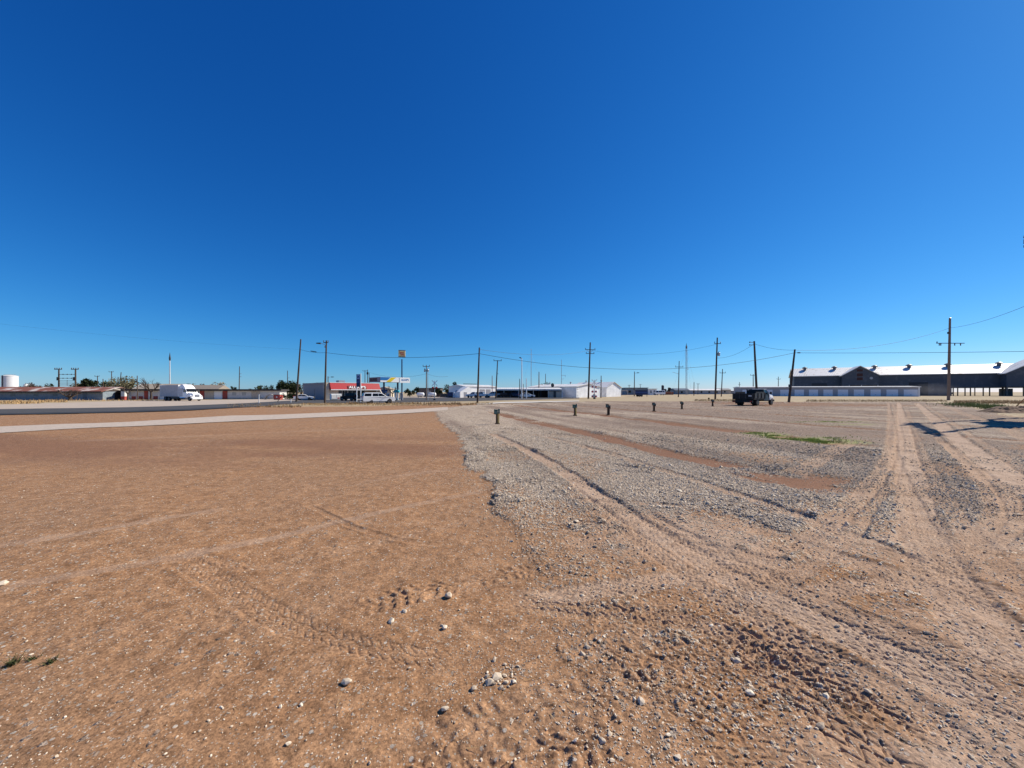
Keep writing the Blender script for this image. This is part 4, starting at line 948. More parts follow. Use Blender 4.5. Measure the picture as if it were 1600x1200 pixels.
# --- railway crossing lights
def crossing(label, px, pyt, Yd, red):
    X, Y, z = G(px, Yd); h = ZZ(pyt, Yd)-z; t = thing('crossing_light', label, 'crossing signal', (X, Y, z), R(-25) if red else R(20), 'railway crossing signals')
    part('post', MB().lathe([(.09, 0), (.07, h)], 10), steel, t); part('base', MB().lathe([(.3, 0), (.3, .35), (.12, .45)], 12), steel_d, t)
    for a in (45, -45): 
        o = part('crossbuck', MB().box(0, -.12+.02*(a > 0), -.9, .16, .02, 1.8), white, t); o.location = (0, 0, h-.55); o.rotation_euler = (0, R(a), 0)
    k = 1.7
    while k < (4.0 if red else 2.6):
        part('light_bar', MB().bx(-.55, .55, -.1, -.04, h-k-.03, h-k+.03), steel_d, t)
        for x in (-.42, .42):
            l = part('signal_light', MB().lathe([(.30, 0), (.30, .08), (.22, .12)], 14), white if red else steel_d, t); l.location = (x, -.14, h-k); l.rotation_euler = (R(90), 0, 0)
            part('lens', MB().lathe([(.2, .12), (.16, .17)], 12), M('signal_red', (.6, .04, .03), .4), l)
        k += 1.15
    if red:
        g = part('gate_arm', MB().box(0, -.2, .9, .14, .08, h-2.1), M('gate_red', (.6, .04, .04), .5), t)
        for q in (.22, .5, .78): part('gate_band', MB().box(0, -.25, .9+(h-2.1)*q, .17, .05, .7), white, g)
        part('mechanism', MB().box(0, -.25, .45, .5, .45, .75), steel, t)
crossing('red and white railway crossing signal in front of the white warehouse', 928.8, 593.5, 93, True)
crossing('railway crossing signal with dark lamps left of the black pole on the verge', 679, 595, 92, False)
# --- small posts along the road
for px, pyt, Yd, m_, lab in ((404.6, 617, 72, white, 'thin white marker post in the road verge beyond the pale lot'), (454.5, 624, 76, white, 'stubby white marker post left of the leaning pole'),
                             (492, 609, 86, steel_d, 'dark slim meter post between the white car and the store wall'), (120.5, 610, 92, wood, 'dark fence post in front of the rusty roofed shed')):
    X, Y, z = G(px, Yd); h = ZZ(pyt, Yd)-z; t = thing('marker_post', lab, 'post', (X, Y, z)); part('post', MB().box(0, 0, 0, .10 if h < 2 else .07, .06, h), m_, t); part('cap', MB().box(0, 0, h, .2, .14, .06), m_, t)
X, Y, z = G(433, 80); t = thing('guy_anchor', 'slanting dark guy rod rising from the weeds left of the leaning pole', 'guy rod', (X, Y, z)); part('rod', MB().tube([(0, 0, 0), (1.05, 0, 1.35)], .055, 6), steel_d, t); part('cable', MB().tube([(1.05, 0, 1.35), (1.5, 0, 1.93)], .03, 5), steel, t)
# --- double pole just past the right edge with a transformer platform (its shadow crosses the drive)
def platform_pole():
    P1 = Vector((34.3, 25.4, float(gz(34.3, 25.4)))); P2 = Vector((30.9, 21.4, float(gz(30.9, 21.4))))
    d = (P2-P1); Lp = d.length; yaw = math.atan2(-d.y, -d.x)
    t = thing('double_pole', 'two tall wooden poles joined by crossarms and a transformer platform', 'utility pole', P2, yaw)
    for x in (0, Lp): part('pole', MB().lathe([(.2, 0), (.14, 12.6 if x else 12.3)], 10, (x, 0, 0)), wood, t)
    for zz in (11.75, 12.15): 
        a = part('crossarm', MB().bx(-1.6, Lp+1.9, -.26, -.14, zz, zz+.16), wood, t)
        for x in (-1.4, -.5, 1.6, 3.4, Lp+.7, Lp+1.7): part('insulator', MB().lathe([(.05, 0), (.12, .1), (.05, .35)], 8, (x, -.2, zz+.16)), porc, a)
    part('platform', MB().bx(-.6, Lp-1.6, -.55, .55, 4.3, 4.5), wood, t)
    for x in (-.1, 1.3, 2.7):  # guessed transformers, out of view, enlarged to throw a dark patch of shadow
        c = part('transformer', MB().lathe([(.52, 0), (.6, .1), (.6, 1.9), (.45, 2.15)], 16, (x, 0, 4.5)), steel_d, t)
        for k in (-.25, .25): part('bushing', MB().lathe([(.07, 0), (.11, .1), (.04, .5)], 8, (x+k, 0, 6.63)), porc, c)
    return P1, P2
P1, P2 = platform_pole()
X, Y, z = G(1587, 42)
A_ = at(1587, 635.5); t = thing('guy_wire', 'slanting guy wire with an orange brown guard at the right edge', 'guy wire', (A_[0], A_[1], float(gz(*A_))))
gd = Vector((2.2, -1.6, 3.9)); part('guard', MB().tube([(0, 0, 0), tuple(gd*.4)], .05, 6), M('guard_orange', (.40, .17, .06), .6), t); part('cable', MB().tube([tuple(gd*.4), (P1.x-A_[0], P1.y-A_[1], 10.5)], .015, 5), steel, t)
# --- wires
def wire(label, pts, sag, r=.02):
    """spans hung between points; each span sags"""
    path = []
    for (a, b), sg in zip(zip(pts[:-1], pts[1:]), sag):
        a = Vector(a); b = Vector(b)
        for i in range(25 if b is not Vector(pts[-1]) else 25):
            s_ = i/24
            if i == 0 and path: continue
            q = a.lerp(b, s_); q.z -= sg*4*s_*(1-s_); path.append(q)
    o0 = path[0].copy(); mb = MB(); mb.tube([q-o0 for q in path], r, 5)
    t = part('power_line', mb, wire_m); t.location = o0; tag(t, label, 'cable'); return t
def PP(px, py, Y): return Vector((XY(px, Y), Y, ZZ(py, Y)))
wire('long cable running from the leaning pole past the lamp pole to the pad edge', [WP['a'], WP['b'], WP['c']], [.25, .75], .028)
wire('long sagging cable from the pad edge pole to the leaning pole by the storage units', [WP['c'], WP['g2']], [2.55], .026)
X, Y, z = 62, 41.5, float(gz(62, 41.5))
wire('nearly level cable leaving the leaning pole by the storage units to the right edge', [WP['g2'], Vector((62, 41.5, ZZ(547.5, 41.5)))], [.12], .024)
t = thing('utility_pole', 'bare wooden pole beyond the right edge carrying the level cable', 'utility pole', (62, 41.5, z), 0, 'utility poles'); part('shaft', MB().lathe([(.16, 0), (.12, 7)], 8), wood, t); part('cap', MB().lathe([(.13, 7), (.03, 7.08)], 8), steel, t)
t = thing('utility_pole', 'bare wooden pole beyond the right edge carrying the high cable', 'utility pole', (48, 30.1, float(gz(48, 30.1))), 0, 'utility poles'); part('shaft', MB().lathe([(.17, 0), (.12, 12.6)], 8), wood, t); part('cap', MB().lathe([(.13, 12.6), (.03, 12.7)], 8), steel, t)
wire('short cable from the tilted pole behind the truck to the leaning pole', [WP['f'], WP['g']], [.35], .02)
wire('cable climbing from the leaning pole to the tall pale pole and off the right edge', [WP['g'], WP['h'], Vector((48, 30, 12.1))], [1.35, 1.0], .022)
wire('short slack cable from the transformer pole up to the tilted pole', [WP['e'], WP['f']], [.7], .02)
wire('faint cable sweeping in from the upper left sky to the leaning pole', [PP(-120, 492, 60), WP['a']], [.6], .007)
wire('thin cable from the double crossarm pole to the transformer pole', [PP(749, 546, 57), WP['d'], PP(1119.5, 538, 85)], [1.0, 1.6], .018)
wire('low thin cable behind the fuel canopy to the twin pole', [PP(578, 582, 150), PP(620, 589, 120), WP['i'], PP(700, 588, 110)], [.4, .3, .4], .022)
for (a, b, lab) in (((485, 548.4), (495, 550), 'black splice closure on the cable between the leaning pole and the lamp pole'), ((1245.5, 551.2), (1251, 551.2), 'black splice closure on the cable right of the leaning pole by the storage units')):
    Yd = 77.5 if a[0] < 800 else 62.5
    A2 = PP(a[0], a[1], Yd); B2 = PP(b[0], b[1], Yd-.5); mb = MB().tube([(0, 0, 0), tuple((B2-A2)*.15), tuple((B2-A2)*.85), tuple(B2-A2)], [.03, .085, .085, .03], 8)
    t = part('cable_splice', mb, wire_m); t.location = A2; tag(t, lab, 'cable splice')
# ================================================================== vehicles
def ylathe(mb, prof, k, x, y, z):
    n = len(prof); vs = []; fs = []
    for r, o in prof:
        for j in range(k):
            a = 2*math.pi*j/k; vs.append((x+r*math.cos(a), y+o, z+r*math.sin(a)))
    for i in range(n-1):
        for j in range(k): fs.append((i*k+j, (i+1)*k+j, (i+1)*k+(j+1) % k, i*k+(j+1) % k))
    fs += [tuple(range(k)), tuple(reversed(range((n-1)*k, n*k)))]
    return mb.add(vs, fs)
def wheel(t, x, y, r=.38, wd=.27, rim=rimm, arch=None, s=None):
    s = s or (1 if y > 0 else -1)
    if arch: part('wheel_arch', ylathe(MB(), [(r*1.16, -.012), (r*1.16, .012)], 22, x, y+s*(wd/2-.06), r*1.02), arch, t)
    w_ = part('wheel', ylathe(MB(), [(r*.6, -wd/2), (r*.93, -wd/2), (r, -wd*.36), (r, wd*.36), (r*.93, wd/2), (r*.6, wd/2)], 24, x, y, r), rubber, t)
    rm = part('rim', ylathe(MB(), [(r*.6, -wd*.46), (r*.62, wd*.515*s if False else wd*.46), (r*.45, wd*.515), (r*.15, wd*.40)] if s > 0 else [(r*.15, -wd*.40), (r*.45, -wd*.515), (r*.62, -wd*.46), (r*.6, wd*.46)], 16, x, y, r), rim, w_)
    mb = MB()
    for k in range(5):
        a = k*2*math.pi/5; mb.box(x, y+s*wd*.49, 0, .06, .02, r*.5)
        m_ = Matrix.Translation((x, 0, r)) @ Matrix.Rotation(a, 4, 'Y') @ Matrix.Translation((-x, 0, 0))
        mb.v[-8:] = [tuple(m_ @ Vector(v)) for v in mb.v[-8:]]
    part('spoke', mb, steel_d, w_); w_.children
    return w_
def car(label, cat, name, loc, rz, paint, lower, wl, cabin, wc, panes, front, rear, axles, track, r, lampz, extras=None, trimm=None):
    """lower, cabin: side outlines; panes: side windows; front/rear: windscreen and back glass as (x0,z0,x1,z1)"""
    t = thing(name, label, cat, loc, rz)
    b = part('body', MB().prism(lower, 0, 0, wl), paint, t, bevel=.05)
    part('cabin', MB().prism(cabin, 0, 0, wc), paint, t, bevel=.04)
    z0 = cabin[0][1]; z1 = max(p[1] for p in cabin); w0 = wc[0]; w1 = min(wc)
    yy = lambda z: w0+(w1-w0)*(z-z0)/(z1-z0)+.008
    for pane in panes:
        for s in (1, -1):
            part('side_window', MB().add([(x, s*yy(z), z) for x, z in pane]+[(x, s*(yy(z)-.03), z) for x, z in pane], [tuple(range(len(pane)))[::s], ] + [(i, (i+1) % len(pane), len(pane)+(i+1) % len(pane), len(pane)+i) for i in range(len(pane))]), glass, t)
    for nm, q, dx in (('windscreen', front, .015), ('rear_window', rear, -.015)):
        if q:
            x0, za, x1, zb = q; part(nm, MB().add([(x0+dx, -yy(za)*.92, za), (x0+dx, yy(za)*.92, za), (x1+dx, yy(zb)*.9, zb+abs(dx)), (x1+dx, -yy(zb)*.9, zb+abs(dx)), (x0-dx, -yy(za)*.92, za), (x0-dx, yy(za)*.92, za), (x1-dx, yy(zb)*.9, zb-.01), (x1-dx, -yy(zb)*.9, zb-.01)], [(0, 1, 2, 3), (7, 6, 5, 4), (0, 4, 5, 1), (2, 6, 7, 3), (1, 5, 6, 2), (3, 7, 4, 0)]), glass, t)
    xf = max(p[0] for p in lower); xr = min(p[0] for p in lower); hw = max(wl)
    for s in (1, -1):
        part('headlight', MB().box(xf-.05, s*(hw-.28), lampz-.09, .16, .36, .19), lampm, t)
        part('tail_light', MB().box(xr+.03, s*(hw-.12), lampz+.02, .12, .16, .38), redl, t)
        part('mirror', MB().box(front[0]-.25, s*(hw+.08), z0+.02, .12, .2, .16), paint if trimm is None else trimm, t)
        part('door_handle', MB().box((axles[0]+axles[1])/2, s*(hw+.012), z0-.18, .2, .03, .03), steel_d, t)
        for x in axles: wheel(t, x, s*track, r, .26, rimm, rubber)
    part('front_bumper', MB().box(xf-.02, 0, .42, .14, hw*1.8, .22), trimm or steel_d, t); part('grille', MB().box(xf-.0, 0, lampz-.15, .06, hw*.9, .26), steel_d, t)
    part('rear_bumper', MB().box(xr+.02, 0, .42, .14, hw*1.8, .2), trimm or steel_d, t)
    part('number_plate', MB().box(xr-.03, 0, lampz-.15, .02, .3, .15), whited, t)
    part('sill', MB().bx(axles[1]+.5, axles[0]-.5, -hw-.02, hw+.02, .3, .38), steel_d, t)
    return t
def suv(label, loc, rz, paint, sc=1.0, name='suv'):
    t = car(label, 'suv', name, loc, rz, paint,
        [(-2.75, .36), (-2.85, .55), (-2.84, 1.1), (-2.78, 1.25), (1.2, 1.25), (1.45, 1.22), (2.55, 1.14), (2.80, 1.0), (2.86, .6), (2.75, .36)], [.98, 1.0, 1.01, .99, 1.0, .98, .93, .90, .90, .90],
        [(-2.80, 1.2), (1.42, 1.2), (.45, 1.84), (.05, 1.92), (-1.3, 1.94), (-2.45, 1.90), (-2.62, 1.80)], [.985, .985, .80, .78, .78, .78, .80],
        [[(-2.62, 1.30), (-1.42, 1.30), (-1.36, 1.80), (-2.48, 1.80)], [(-1.22, 1.30), (-.22, 1.30), (-.24, 1.80), (-1.17, 1.80)], [(-.16, 1.30), (1.05, 1.30), (.38, 1.78), (-.17, 1.80)]],
        (1.36, 1.26, .52, 1.81), (-2.80, 1.30, -2.63, 1.80), (1.72, -1.55), .84, .39, .95)
    for s in (1, -1): part('roof_rail', MB().bx(-2.2, -.1, s*.68-.025, s*.68+.025, 1.93, 1.985), chrome, t)
    return t
# white SUV on the road edge
X, Y, z = G(591.5, 70)
suv('large white suv with dark windows parked on the road in front of the store', (X, Y, float(gz(X, Y))+.045), R(31), carwhite)
# black jeep at the store
X, Y, z = G(545, 93.5)
t = car('black open backed jeep with a spare wheel parked at the store windows', 'jeep', 'jeep', (X, Y, z+.05), R(180-6), carblack,
    [(-1.85, .5), (-1.9, 1.15), (.55, 1.15), (.75, 1.12), (1.75, 1.05), (1.85, .6), (1.75, .5)], [.78, .80, .80, .76, .70, .70, .70],
    [(-1.86, 1.12), (.62, 1.12), (.38, 1.80), (-1.80, 1.84)], [.78, .78, .70, .70],
    [[(-1.65, 1.2), (-.65, 1.2), (-.65, 1.72), (-1.62, 1.72)], [(-.5, 1.2), (.5, 1.2), (.3, 1.72), (-.5, 1.72)]], (.60, 1.17, .40, 1.76), (-1.86, 1.2, -1.81, 1.74), (1.25, -1.2), .78, .42, .85)
sp_w = part('spare_wheel', ylathe(MB(), [(.2, -.12), (.38, -.12), (.40, 0), (.38, .12), (.2, .12)], 20, 0, 0, 0), rubber, t); sp_w.location = (-2.03, 0, 1.1); sp_w.rotation_euler = (0, 0, R(90))
part('spare_cover', ylathe(MB(), [(.25, .115), (.24, .14)], 16, 0, 0, 0), white, sp_w)
for s in (1, -1): part('fender', MB().prism([(.75, .95), (1.75, .95), (1.85, .75), (1.7, .85), (.85, .85), (.65, .75)], s*.70-.12, s*.70+.12), carblack, t)
# white car by the store wall
X, Y, z = G(475.5, 97)
def sedan(label, loc, rz, paint, name='sedan'):
    return car(label, 'car', name, loc, rz, paint, [(-2.2, .34), (-2.3, .6), (-2.26, .92), (-1.6, .98), (1.0, .98), (1.3, .95), (2.1, .82), (2.28, .62), (2.2, .34)], [.82, .86, .86, .88, .88, .87, .82, .80, .80],
        [(-1.75, .95), (1.2, .95), (.35, 1.38), (-.1, 1.45), (-.8, 1.44), (-1.25, 1.32)], [.86, .86, .66, .64, .64, .66],
        [[(-1.45, 1.0), (-.42, 1.0), (-.42, 1.36), (-1.02, 1.36)], [(-.34, 1.0), (.95, 1.0), (.30, 1.34), (-.34, 1.37)]], (1.14, .99, .40, 1.35), (-1.72, 1.0, -1.27, 1.30), (1.42, -1.38), .76, .33, .72)
sedan('small white sedan parked before the grey side wall of the store', (X, Y, z+.05), R(12), carwhite)
# pickups and cars at the workshop and carport
def pickup(label, loc, rz, paint, name='pickup_truck'):
    t = car(label, 'pickup', name, loc, rz, paint, [(-2.75, .5), (-2.8, .65), (-2.78, 1.2), (-.75, 1.2), (1.0, 1.2), (1.25, 1.18), (2.4, 1.1), (2.7, .95), (2.75, .6), (2.7, .45)], [.94, .95, .95, .95, .95, .94, .90, .88, .88, .88],
        [(-.85, 1.16), (1.2, 1.16), (.45, 1.78), (-.1, 1.84), (-.65, 1.80)], [.94, .94, .76, .74, .76], [[(-.62, 1.24), (.05, 1.24), (.02, 1.72), (-.52, 1.72)], [(.12, 1.24), (.95, 1.24), (.38, 1.70), (.1, 1.72)]],
        (1.15, 1.20, .50, 1.74), (-.85, 1.26, -.68, 1.74), (1.75, -1.65), .82, .38, .92)
    part('bed_floor', MB().bx(-2.6, -.95, -.75, .75, 1.201, 1.215), steel_d, t); return t
for px, Yd, rz, m_, lab, fn in ((741.5, 122, 155, carwhite, 'white pickup whose nose hides behind the pad edge pole', pickup), (752.5, 120, 172, carwhite, 'white pickup in front of the left grey roll door', pickup),
                            (771, 118, 168, carwhite, 'white pickup at the left end of the carport', pickup), (823, 108, 8, carwhite, 'white sedan parked before the carport, right of the light pole', sedan),
                            (789, 112, 15, carblack, 'dark sedan in the second bay of the carport', sedan), (806, 113.5, 170, M('navy_car_paint', (.03, .05, .10), .3), 'dark blue pickup in the third bay of the carport', pickup)):
    X, Y, z = G(px, Yd); fn(lab, (X, Y, z+.02), R(rz), m_)
X, Y, z = G(707, 140); 
t = thing('box_trailer', 'dark box trailer with a white nose beside the board fence', 'trailer', (X, Y, z))
part('box', MB().bx(-1.6, .3, -.9, .9, .6, 2.0), dblue, t); part('nose', MB().prism([(.31, .6), (1.1, .6), (1.1, 1.5), (.7, 2.0), (.31, 2.0)], -.9, .9), white, t)
for x in (-1.0, -.3):
    for s in (1, -1): wheel(t, x, s*.92, .3, .2)
X, Y, z = G(722, 138)
t = thing('cargo_container', 'blue grey ribbed container standing before the dark round roofed hut', 'container', (X-.9, Y-.5, z))
part('box', MB().bx(-1.2, 1.2, -1.1, 1.1, .15, 2.5), M('container_blue_grey', (.20, .24, .32), .6), t)
for x in (-.9, -.3, .3, .9): part('rib', MB().bx(x-.06, x+.06, -1.16, -1.103, .25, 2.4), M('container_blue_grey', (.2, .24, .32)), t)
part('skid', MB().bx(-1.15, 1.15, -1.0, 1.0, 0, .148), steel_d, t)
# car at cream house, van, blue trailer
X, Y, z = G(171.5, 106); sedan('silver sedan parked in front of the small cream house', (X, Y, z), R(-25), M('silver_car_paint', (.42, .43, .45), .3, .5))
def van(label, loc, rz):
    return car(label, 'van', 'van', loc, rz, carwhite, [(-2.6, .4), (-2.65, 1.25), (1.3, 1.25), (1.6, 1.2), (2.5, 1.05), (2.6, .5), (2.5, .4)], [.95]*7, [(-2.64, 1.2), (1.5, 1.2), (.7, 2.05), (.3, 2.2), (-2.5, 2.2)], [.95, .95, .80, .78, .80],
               [[(-2.3, 1.35), (-1.2, 1.35), (-1.2, 2.0), (-2.25, 2.0)], [(-1.0, 1.35), (0, 1.35), (0, 2.0), (-1.0, 2.0)], [(.1, 1.35), (1.15, 1.35), (.62, 1.98), (.1, 2.0)]], (1.45, 1.26, .76, 2.02), (-2.64, 1.35, -2.54, 2.05), (1.6, -1.6), .8, .36, .9)
X, Y, z = G(1030, 178); van('white van parked right of the office building wing', (X, Y, z), R(195))
X, Y, z = G(1000.5, 128)
t = thing('stock_trailer', 'dark blue flat sided trailer parked in front of the office building', 'trailer', (X, Y, z))
part('body', MB().bx(-2.0, 2.0, -1, 1, .75, 2.1), dblue, t); part('top_rail', MB().bx(-2.08, 2.08, -1.06, 1.06, 2.1, 2.22), steel_d, t)
part('stripe', MB().bx(-1.95, 1.95, -1.03, -1.003, 1.3, 1.5), M('trailer_blue', (.05, .10, .28), .5), t)
part('tongue', MB().prism([(2.0, .7), (3.0, .6), (3.0, .7), (2.0, .8)], -.08, .08), steel_d, t); part('jack', MB().bx(1.85, 1.97, -.9, -.78, 0, .75), steel_d, t)
for x in (-.7, .1):
    for s in (1, -1): wheel(t, x, s*1.0, .36, .22)
# --- box truck with sleeper cab
def box_truck():
    X, Y = XY(286, 91), 91; z = float(gz(X, Y))
    t = thing('box_truck', 'white sleeper cab truck with a tall grey shaded box body parked on the pale lot', 'truck', (X, Y, z+.03), R(-18))
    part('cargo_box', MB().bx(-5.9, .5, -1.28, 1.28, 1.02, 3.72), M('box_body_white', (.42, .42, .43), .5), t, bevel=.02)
    part('box_rail', MB().bx(.42, .54, -1.31, 1.31, .98, 3.76).bx(-5.95, -5.84, -1.31, 1.31, .98, 3.76), white, t)
    part('chassis', MB().bx(-5.8, 4.2, -.5, .5, .62, 1.0), steel_d, t)
    part('rear_door', MB().bx(-5.97, -5.955, -1.2, 1.2, 1.1, 3.6), M('rear_door_grey', (.5, .5, .5), .5), t)
    c = part('sleeper_cab', MB().prism([(.68, .75), (.68, 3.55), (.95, 3.82), (1.35, 3.84), (2.05, 3.45), (2.55, 2.85), (3.15, 1.95), (3.15, .75)], 0, 0, [1.22, 1.2, 1.0, .98, 1.02, 1.08, 1.18, 1.2]), carwhite, t, bevel=.06)
    part('hood', MB().prism([(3.1, .7), (3.1, 1.98), (4.4, 1.72), (4.75, 1.5), (4.85, .7)], 0, 0, [1.0, .95, .82, .78, .85]), carwhite, t, bevel=.07)
    part('windscreen', MB().add([(3.14, -1.05, 2.06), (3.14, 1.05, 2.06), (2.64, .95, 2.80), (2.64, -.95, 2.80), (3.18, -1.05, 2.08), (3.18, 1.05, 2.08), (2.68, .95, 2.83), (2.68, -.95, 2.83)], [(4, 5, 6, 7), (0, 4, 7, 3), (5, 1, 2, 6), (7, 6, 2, 3), (0, 1, 5, 4)]), glass, t)
    for s in (1, -1):
        part('side_window', MB().add([(x, s*w_, zz) for x, w_, zz in ((1.95, 1.175, 2.05), (3.0, 1.195, 2.05), (2.62, 1.135, 2.7), (1.98, 1.12, 2.75))], [(0, 1, 2, 3)]), glass, t)
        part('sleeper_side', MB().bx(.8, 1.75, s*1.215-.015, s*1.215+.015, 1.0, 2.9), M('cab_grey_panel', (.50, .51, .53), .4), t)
        f = part('fender', MB().prism([(3.15, 1.05), (3.4, 1.35), (4.3, 1.35), (4.75, 1.05), (4.85, .6), (4.5, .6), (4.3, 1.0), (3.5, 1.0), (3.2, .6)], s*.80, s*1.2), carwhite, t); part('headlight', MB().box(4.78, s*1.02, .95, .1, .28, .25), lampm, f)
        part('mirror', MB().box(2.95, s*1.5, 2.0, .12, .16, .65).box(2.95, s*1.32, 2.45, .05, .3, .05), steel_d, t)
        part('fuel_tank', MB().tube([(.9, s*.95, .72), (2.6, s*.95, .72)], .3, 12), chrome, t)
        part('side_skirt', MB().bx(-2.6, .3, s*1.05-.03, s*1.05+.03, .55, 1.0), steel_d, t)
        wheel(t, 3.9, s*.98, .5, .3)
        for x in (-4.2, -2.95): wheel(t, x, s*.98, .5, .48)
    part('grille', MB().box(4.83, 0, .85, .06, .95, .65), chrome, t); part('bumper', MB().box(4.88, 0, .4, .22, 2.2, .4), white, t)
    for y in (-.6, -.3, 0, .3, .6): part('marker_light', MB().box(2.1, y, 3.42, .1, .1, .06), amber, t)
    part('exhaust', MB().tube([(.6, -1.0, .9), (.6, -1.0, 3.6)], .07, 8), chrome, t)
box_truck()
# --- black dump truck with white hood
def dump_truck():
    X, Y = XY(1178, 49.0), 49.0; z = float(fields(np.array([X]), np.array([Y]))[0][0])
    t = thing('dump_truck', 'black flatbed dump truck with a white hood parked on the right of the gravel', 'truck', (X, Y, z+.02), R(36)); t.scale = (1, 1, .93)
    blk = M('black_bed_steel', (.018, .018, .02), .5, .3, var=.3)
    part('chassis', MB().bx(-3.0, 3.2, -.42, .42, .55, .8), blk, t)
    part('bed_floor', MB().bx(-3.1, .25, -1.2, 1.2, .82, 1.0), blk, t)
    for s in (1, -1):
        b = part('bed_side', MB().bx(-3.05, .25, s*1.18-.04, s*1.18+.04, 1.0, 1.62), M('bed_side_lit_grey', (.05, .052, .055), .5, .4) if s < 0 else blk, t)  # lighter grey on the right side stands for sunlight falling on it
        for x in (-2.9, -1.9, -.9, .1): part('stake', MB().box(x, s*1.25, .95, .09, .06, .72), blk, b)
        part('side_board', MB().bx(-2.4, .2, s*1.15-.03, s*1.15+.03, 1.625, 1.84), blk, t)
    g = part('tailgate', MB().bx(-3.14, -3.06, -1.2, 1.2, .92, 1.62), blk, t)
    for y in (-1.1, -.37, .37, 1.1): part('tailgate_rib', MB().box(-3.17, y, .92, .06, .08, .7), M('bed_edge', (.05, .05, .055), .4, .5), g)
    part('plate', MB().box(-3.2, -.85, 1.22, .02, .35, .16), whited, g)
    part('bumper', MB().box(-3.2, 0, .45, .16, 2.3, .28), blk, t)
    for s in (1, -1): part('tail_light', MB().box(-3.29, s*.95, .5, .02, .22, .14), redl, t)
    part('headache_rack', MB().bx(.3, .38, -1.0, 1.0, .9, 2.05).bx(.3, .38, -1.0, -.9, 2.05, 2.2).bx(.3, .38, .9, 1.0, 2.05, 2.2), blk, t)
    c = part('cab', MB().prism([(.45, .6), (.45, 2.1), (.6, 2.2), (1.5, 2.2), (2.1, 1.5), (2.1, .6)], 0, 0, [.98, .84, .8, .8, .97, .98]), carblack, t, bevel=.05)
    part('hood', MB().prism([(2.05, .7), (2.05, 1.5), (2.2, 1.5), (3.2, 1.36), (3.45, 1.2), (3.5, .7)], 0, 0, [1.0, 1.0, .99, .95, .92, .95]), carwhite, t, bevel=.07)
    part('windscreen_frame', MB().add([(1.52, -.82, 2.2), (1.52, .82, 2.2), (2.14, .98, 1.52), (2.14, -.98, 1.52), (1.60, -.84, 2.24), (1.60, .84, 2.24), (2.20, 1.0, 1.54), (2.20, -1.0, 1.54)], [(4, 7, 6, 5), (0, 1, 5, 4), (1, 2, 6, 5), (2, 3, 7, 6), (3, 0, 4, 7)]), carwhite, t)
    part('windscreen', MB().add([(1.66, -.76, 2.20), (1.66, .76, 2.20), (2.19, .88, 1.60), (2.19, -.88, 1.60)], [(0, 3, 2, 1)]), glass, t)
    part('rear_window', MB().bx(.435, .449, -.65, .65, 1.5, 2.0), glass, t)
    for s in (1, -1):
        part('side_window', MB().add([(.65, s*.905, 1.5), (1.95, s*.975, 1.5), (1.45, s*.825, 2.1), (.65, s*.83, 2.1)], [(0, 1, 2, 3)]), glass, t)
        part('mirror', MB().box(1.95, s*1.2, 1.5, .1, .22, .32), steel_d, t)
        part('fender', MB().prism([(2.2, .75), (2.35, 1.08), (3.1, 1.08), (3.3, .75), (3.1, .8), (2.95, .95), (2.5, .95), (2.35, .8)], s*.93, s*1.04), carwhite, t)
        wheel(t, 2.72, s*.9, .42, .27)
        wheel(t, -1.75, s*.72, .44, .25); wheel(t, -1.75, s*1.02, .44, .25)
        part('mud_flap', MB().box(-2.4, s*.9, .25, .03, .6, .6), rubber, t)
        part('headlight', MB().box(3.47, s*.72, .95, .08, .3, .2), lampm, t)
    part('front_bumper', MB().box(3.55, 0, .5, .16, 2.0, .25), steel_d, t); part('grille', MB().box(3.49, 0, .85, .06, .9, .35), chrome, t)
dump_truck()
# --- dumpster, round bush neighbours
X, Y, z = G(434.8, 100)
t = thing('dumpster', 'brick red steel dumpster at the end of the motel row', 'dumpster', (X, Y, z))
part('bin', MB().prism([(-.75, .12), (.75, .12), (.85, 1.35), (-.85, 1.35)], -.7, .7), redd, t); part('lid', MB().prism([(-.9, 1.36), (.9, 1.36), (.9, 1.42), (-.9, 1.46)], -.75, .75), roof_dark, t)
for s in (-1, 1): part('fork_pocket', MB().box(s*.9, 0, .7, .16, 1.2, .18), redd, t)
part('label_patch', MB().bx(-.15, .2, -.72, -.703, .6, .95), whited, t)
X, Y, z = G(423, 104)
t = thing('culvert_pipes', 'pale curved concrete culvert piece lying left of the red dumpster', 'concrete pipe', (X, Y, z), R(20))
part('ring', MB().add(*(lambda n, r0, r1: ([(r*math.cos(math.pi*i/n), y, .1+r*math.sin(math.pi*i/n)) for y in (-.9, .9) for r in (r0, r1) for i in range(n+1)],
     [f for i in range(n) for f in ((i, i+1, n+1+i+1, n+1+i), (2*(n+1)+i+1, 2*(n+1)+i, 3*(n+1)+i, 3*(n+1)+i+1), (n+1+i, n+1+i+1, 3*(n+1)+i+1, 3*(n+1)+i), (i+1, i, 2*(n+1)+i, 2*(n+1)+i+1))]))(12, 1.15, 1.4)), M('old_concrete', (.40, .38, .34), .9), t)
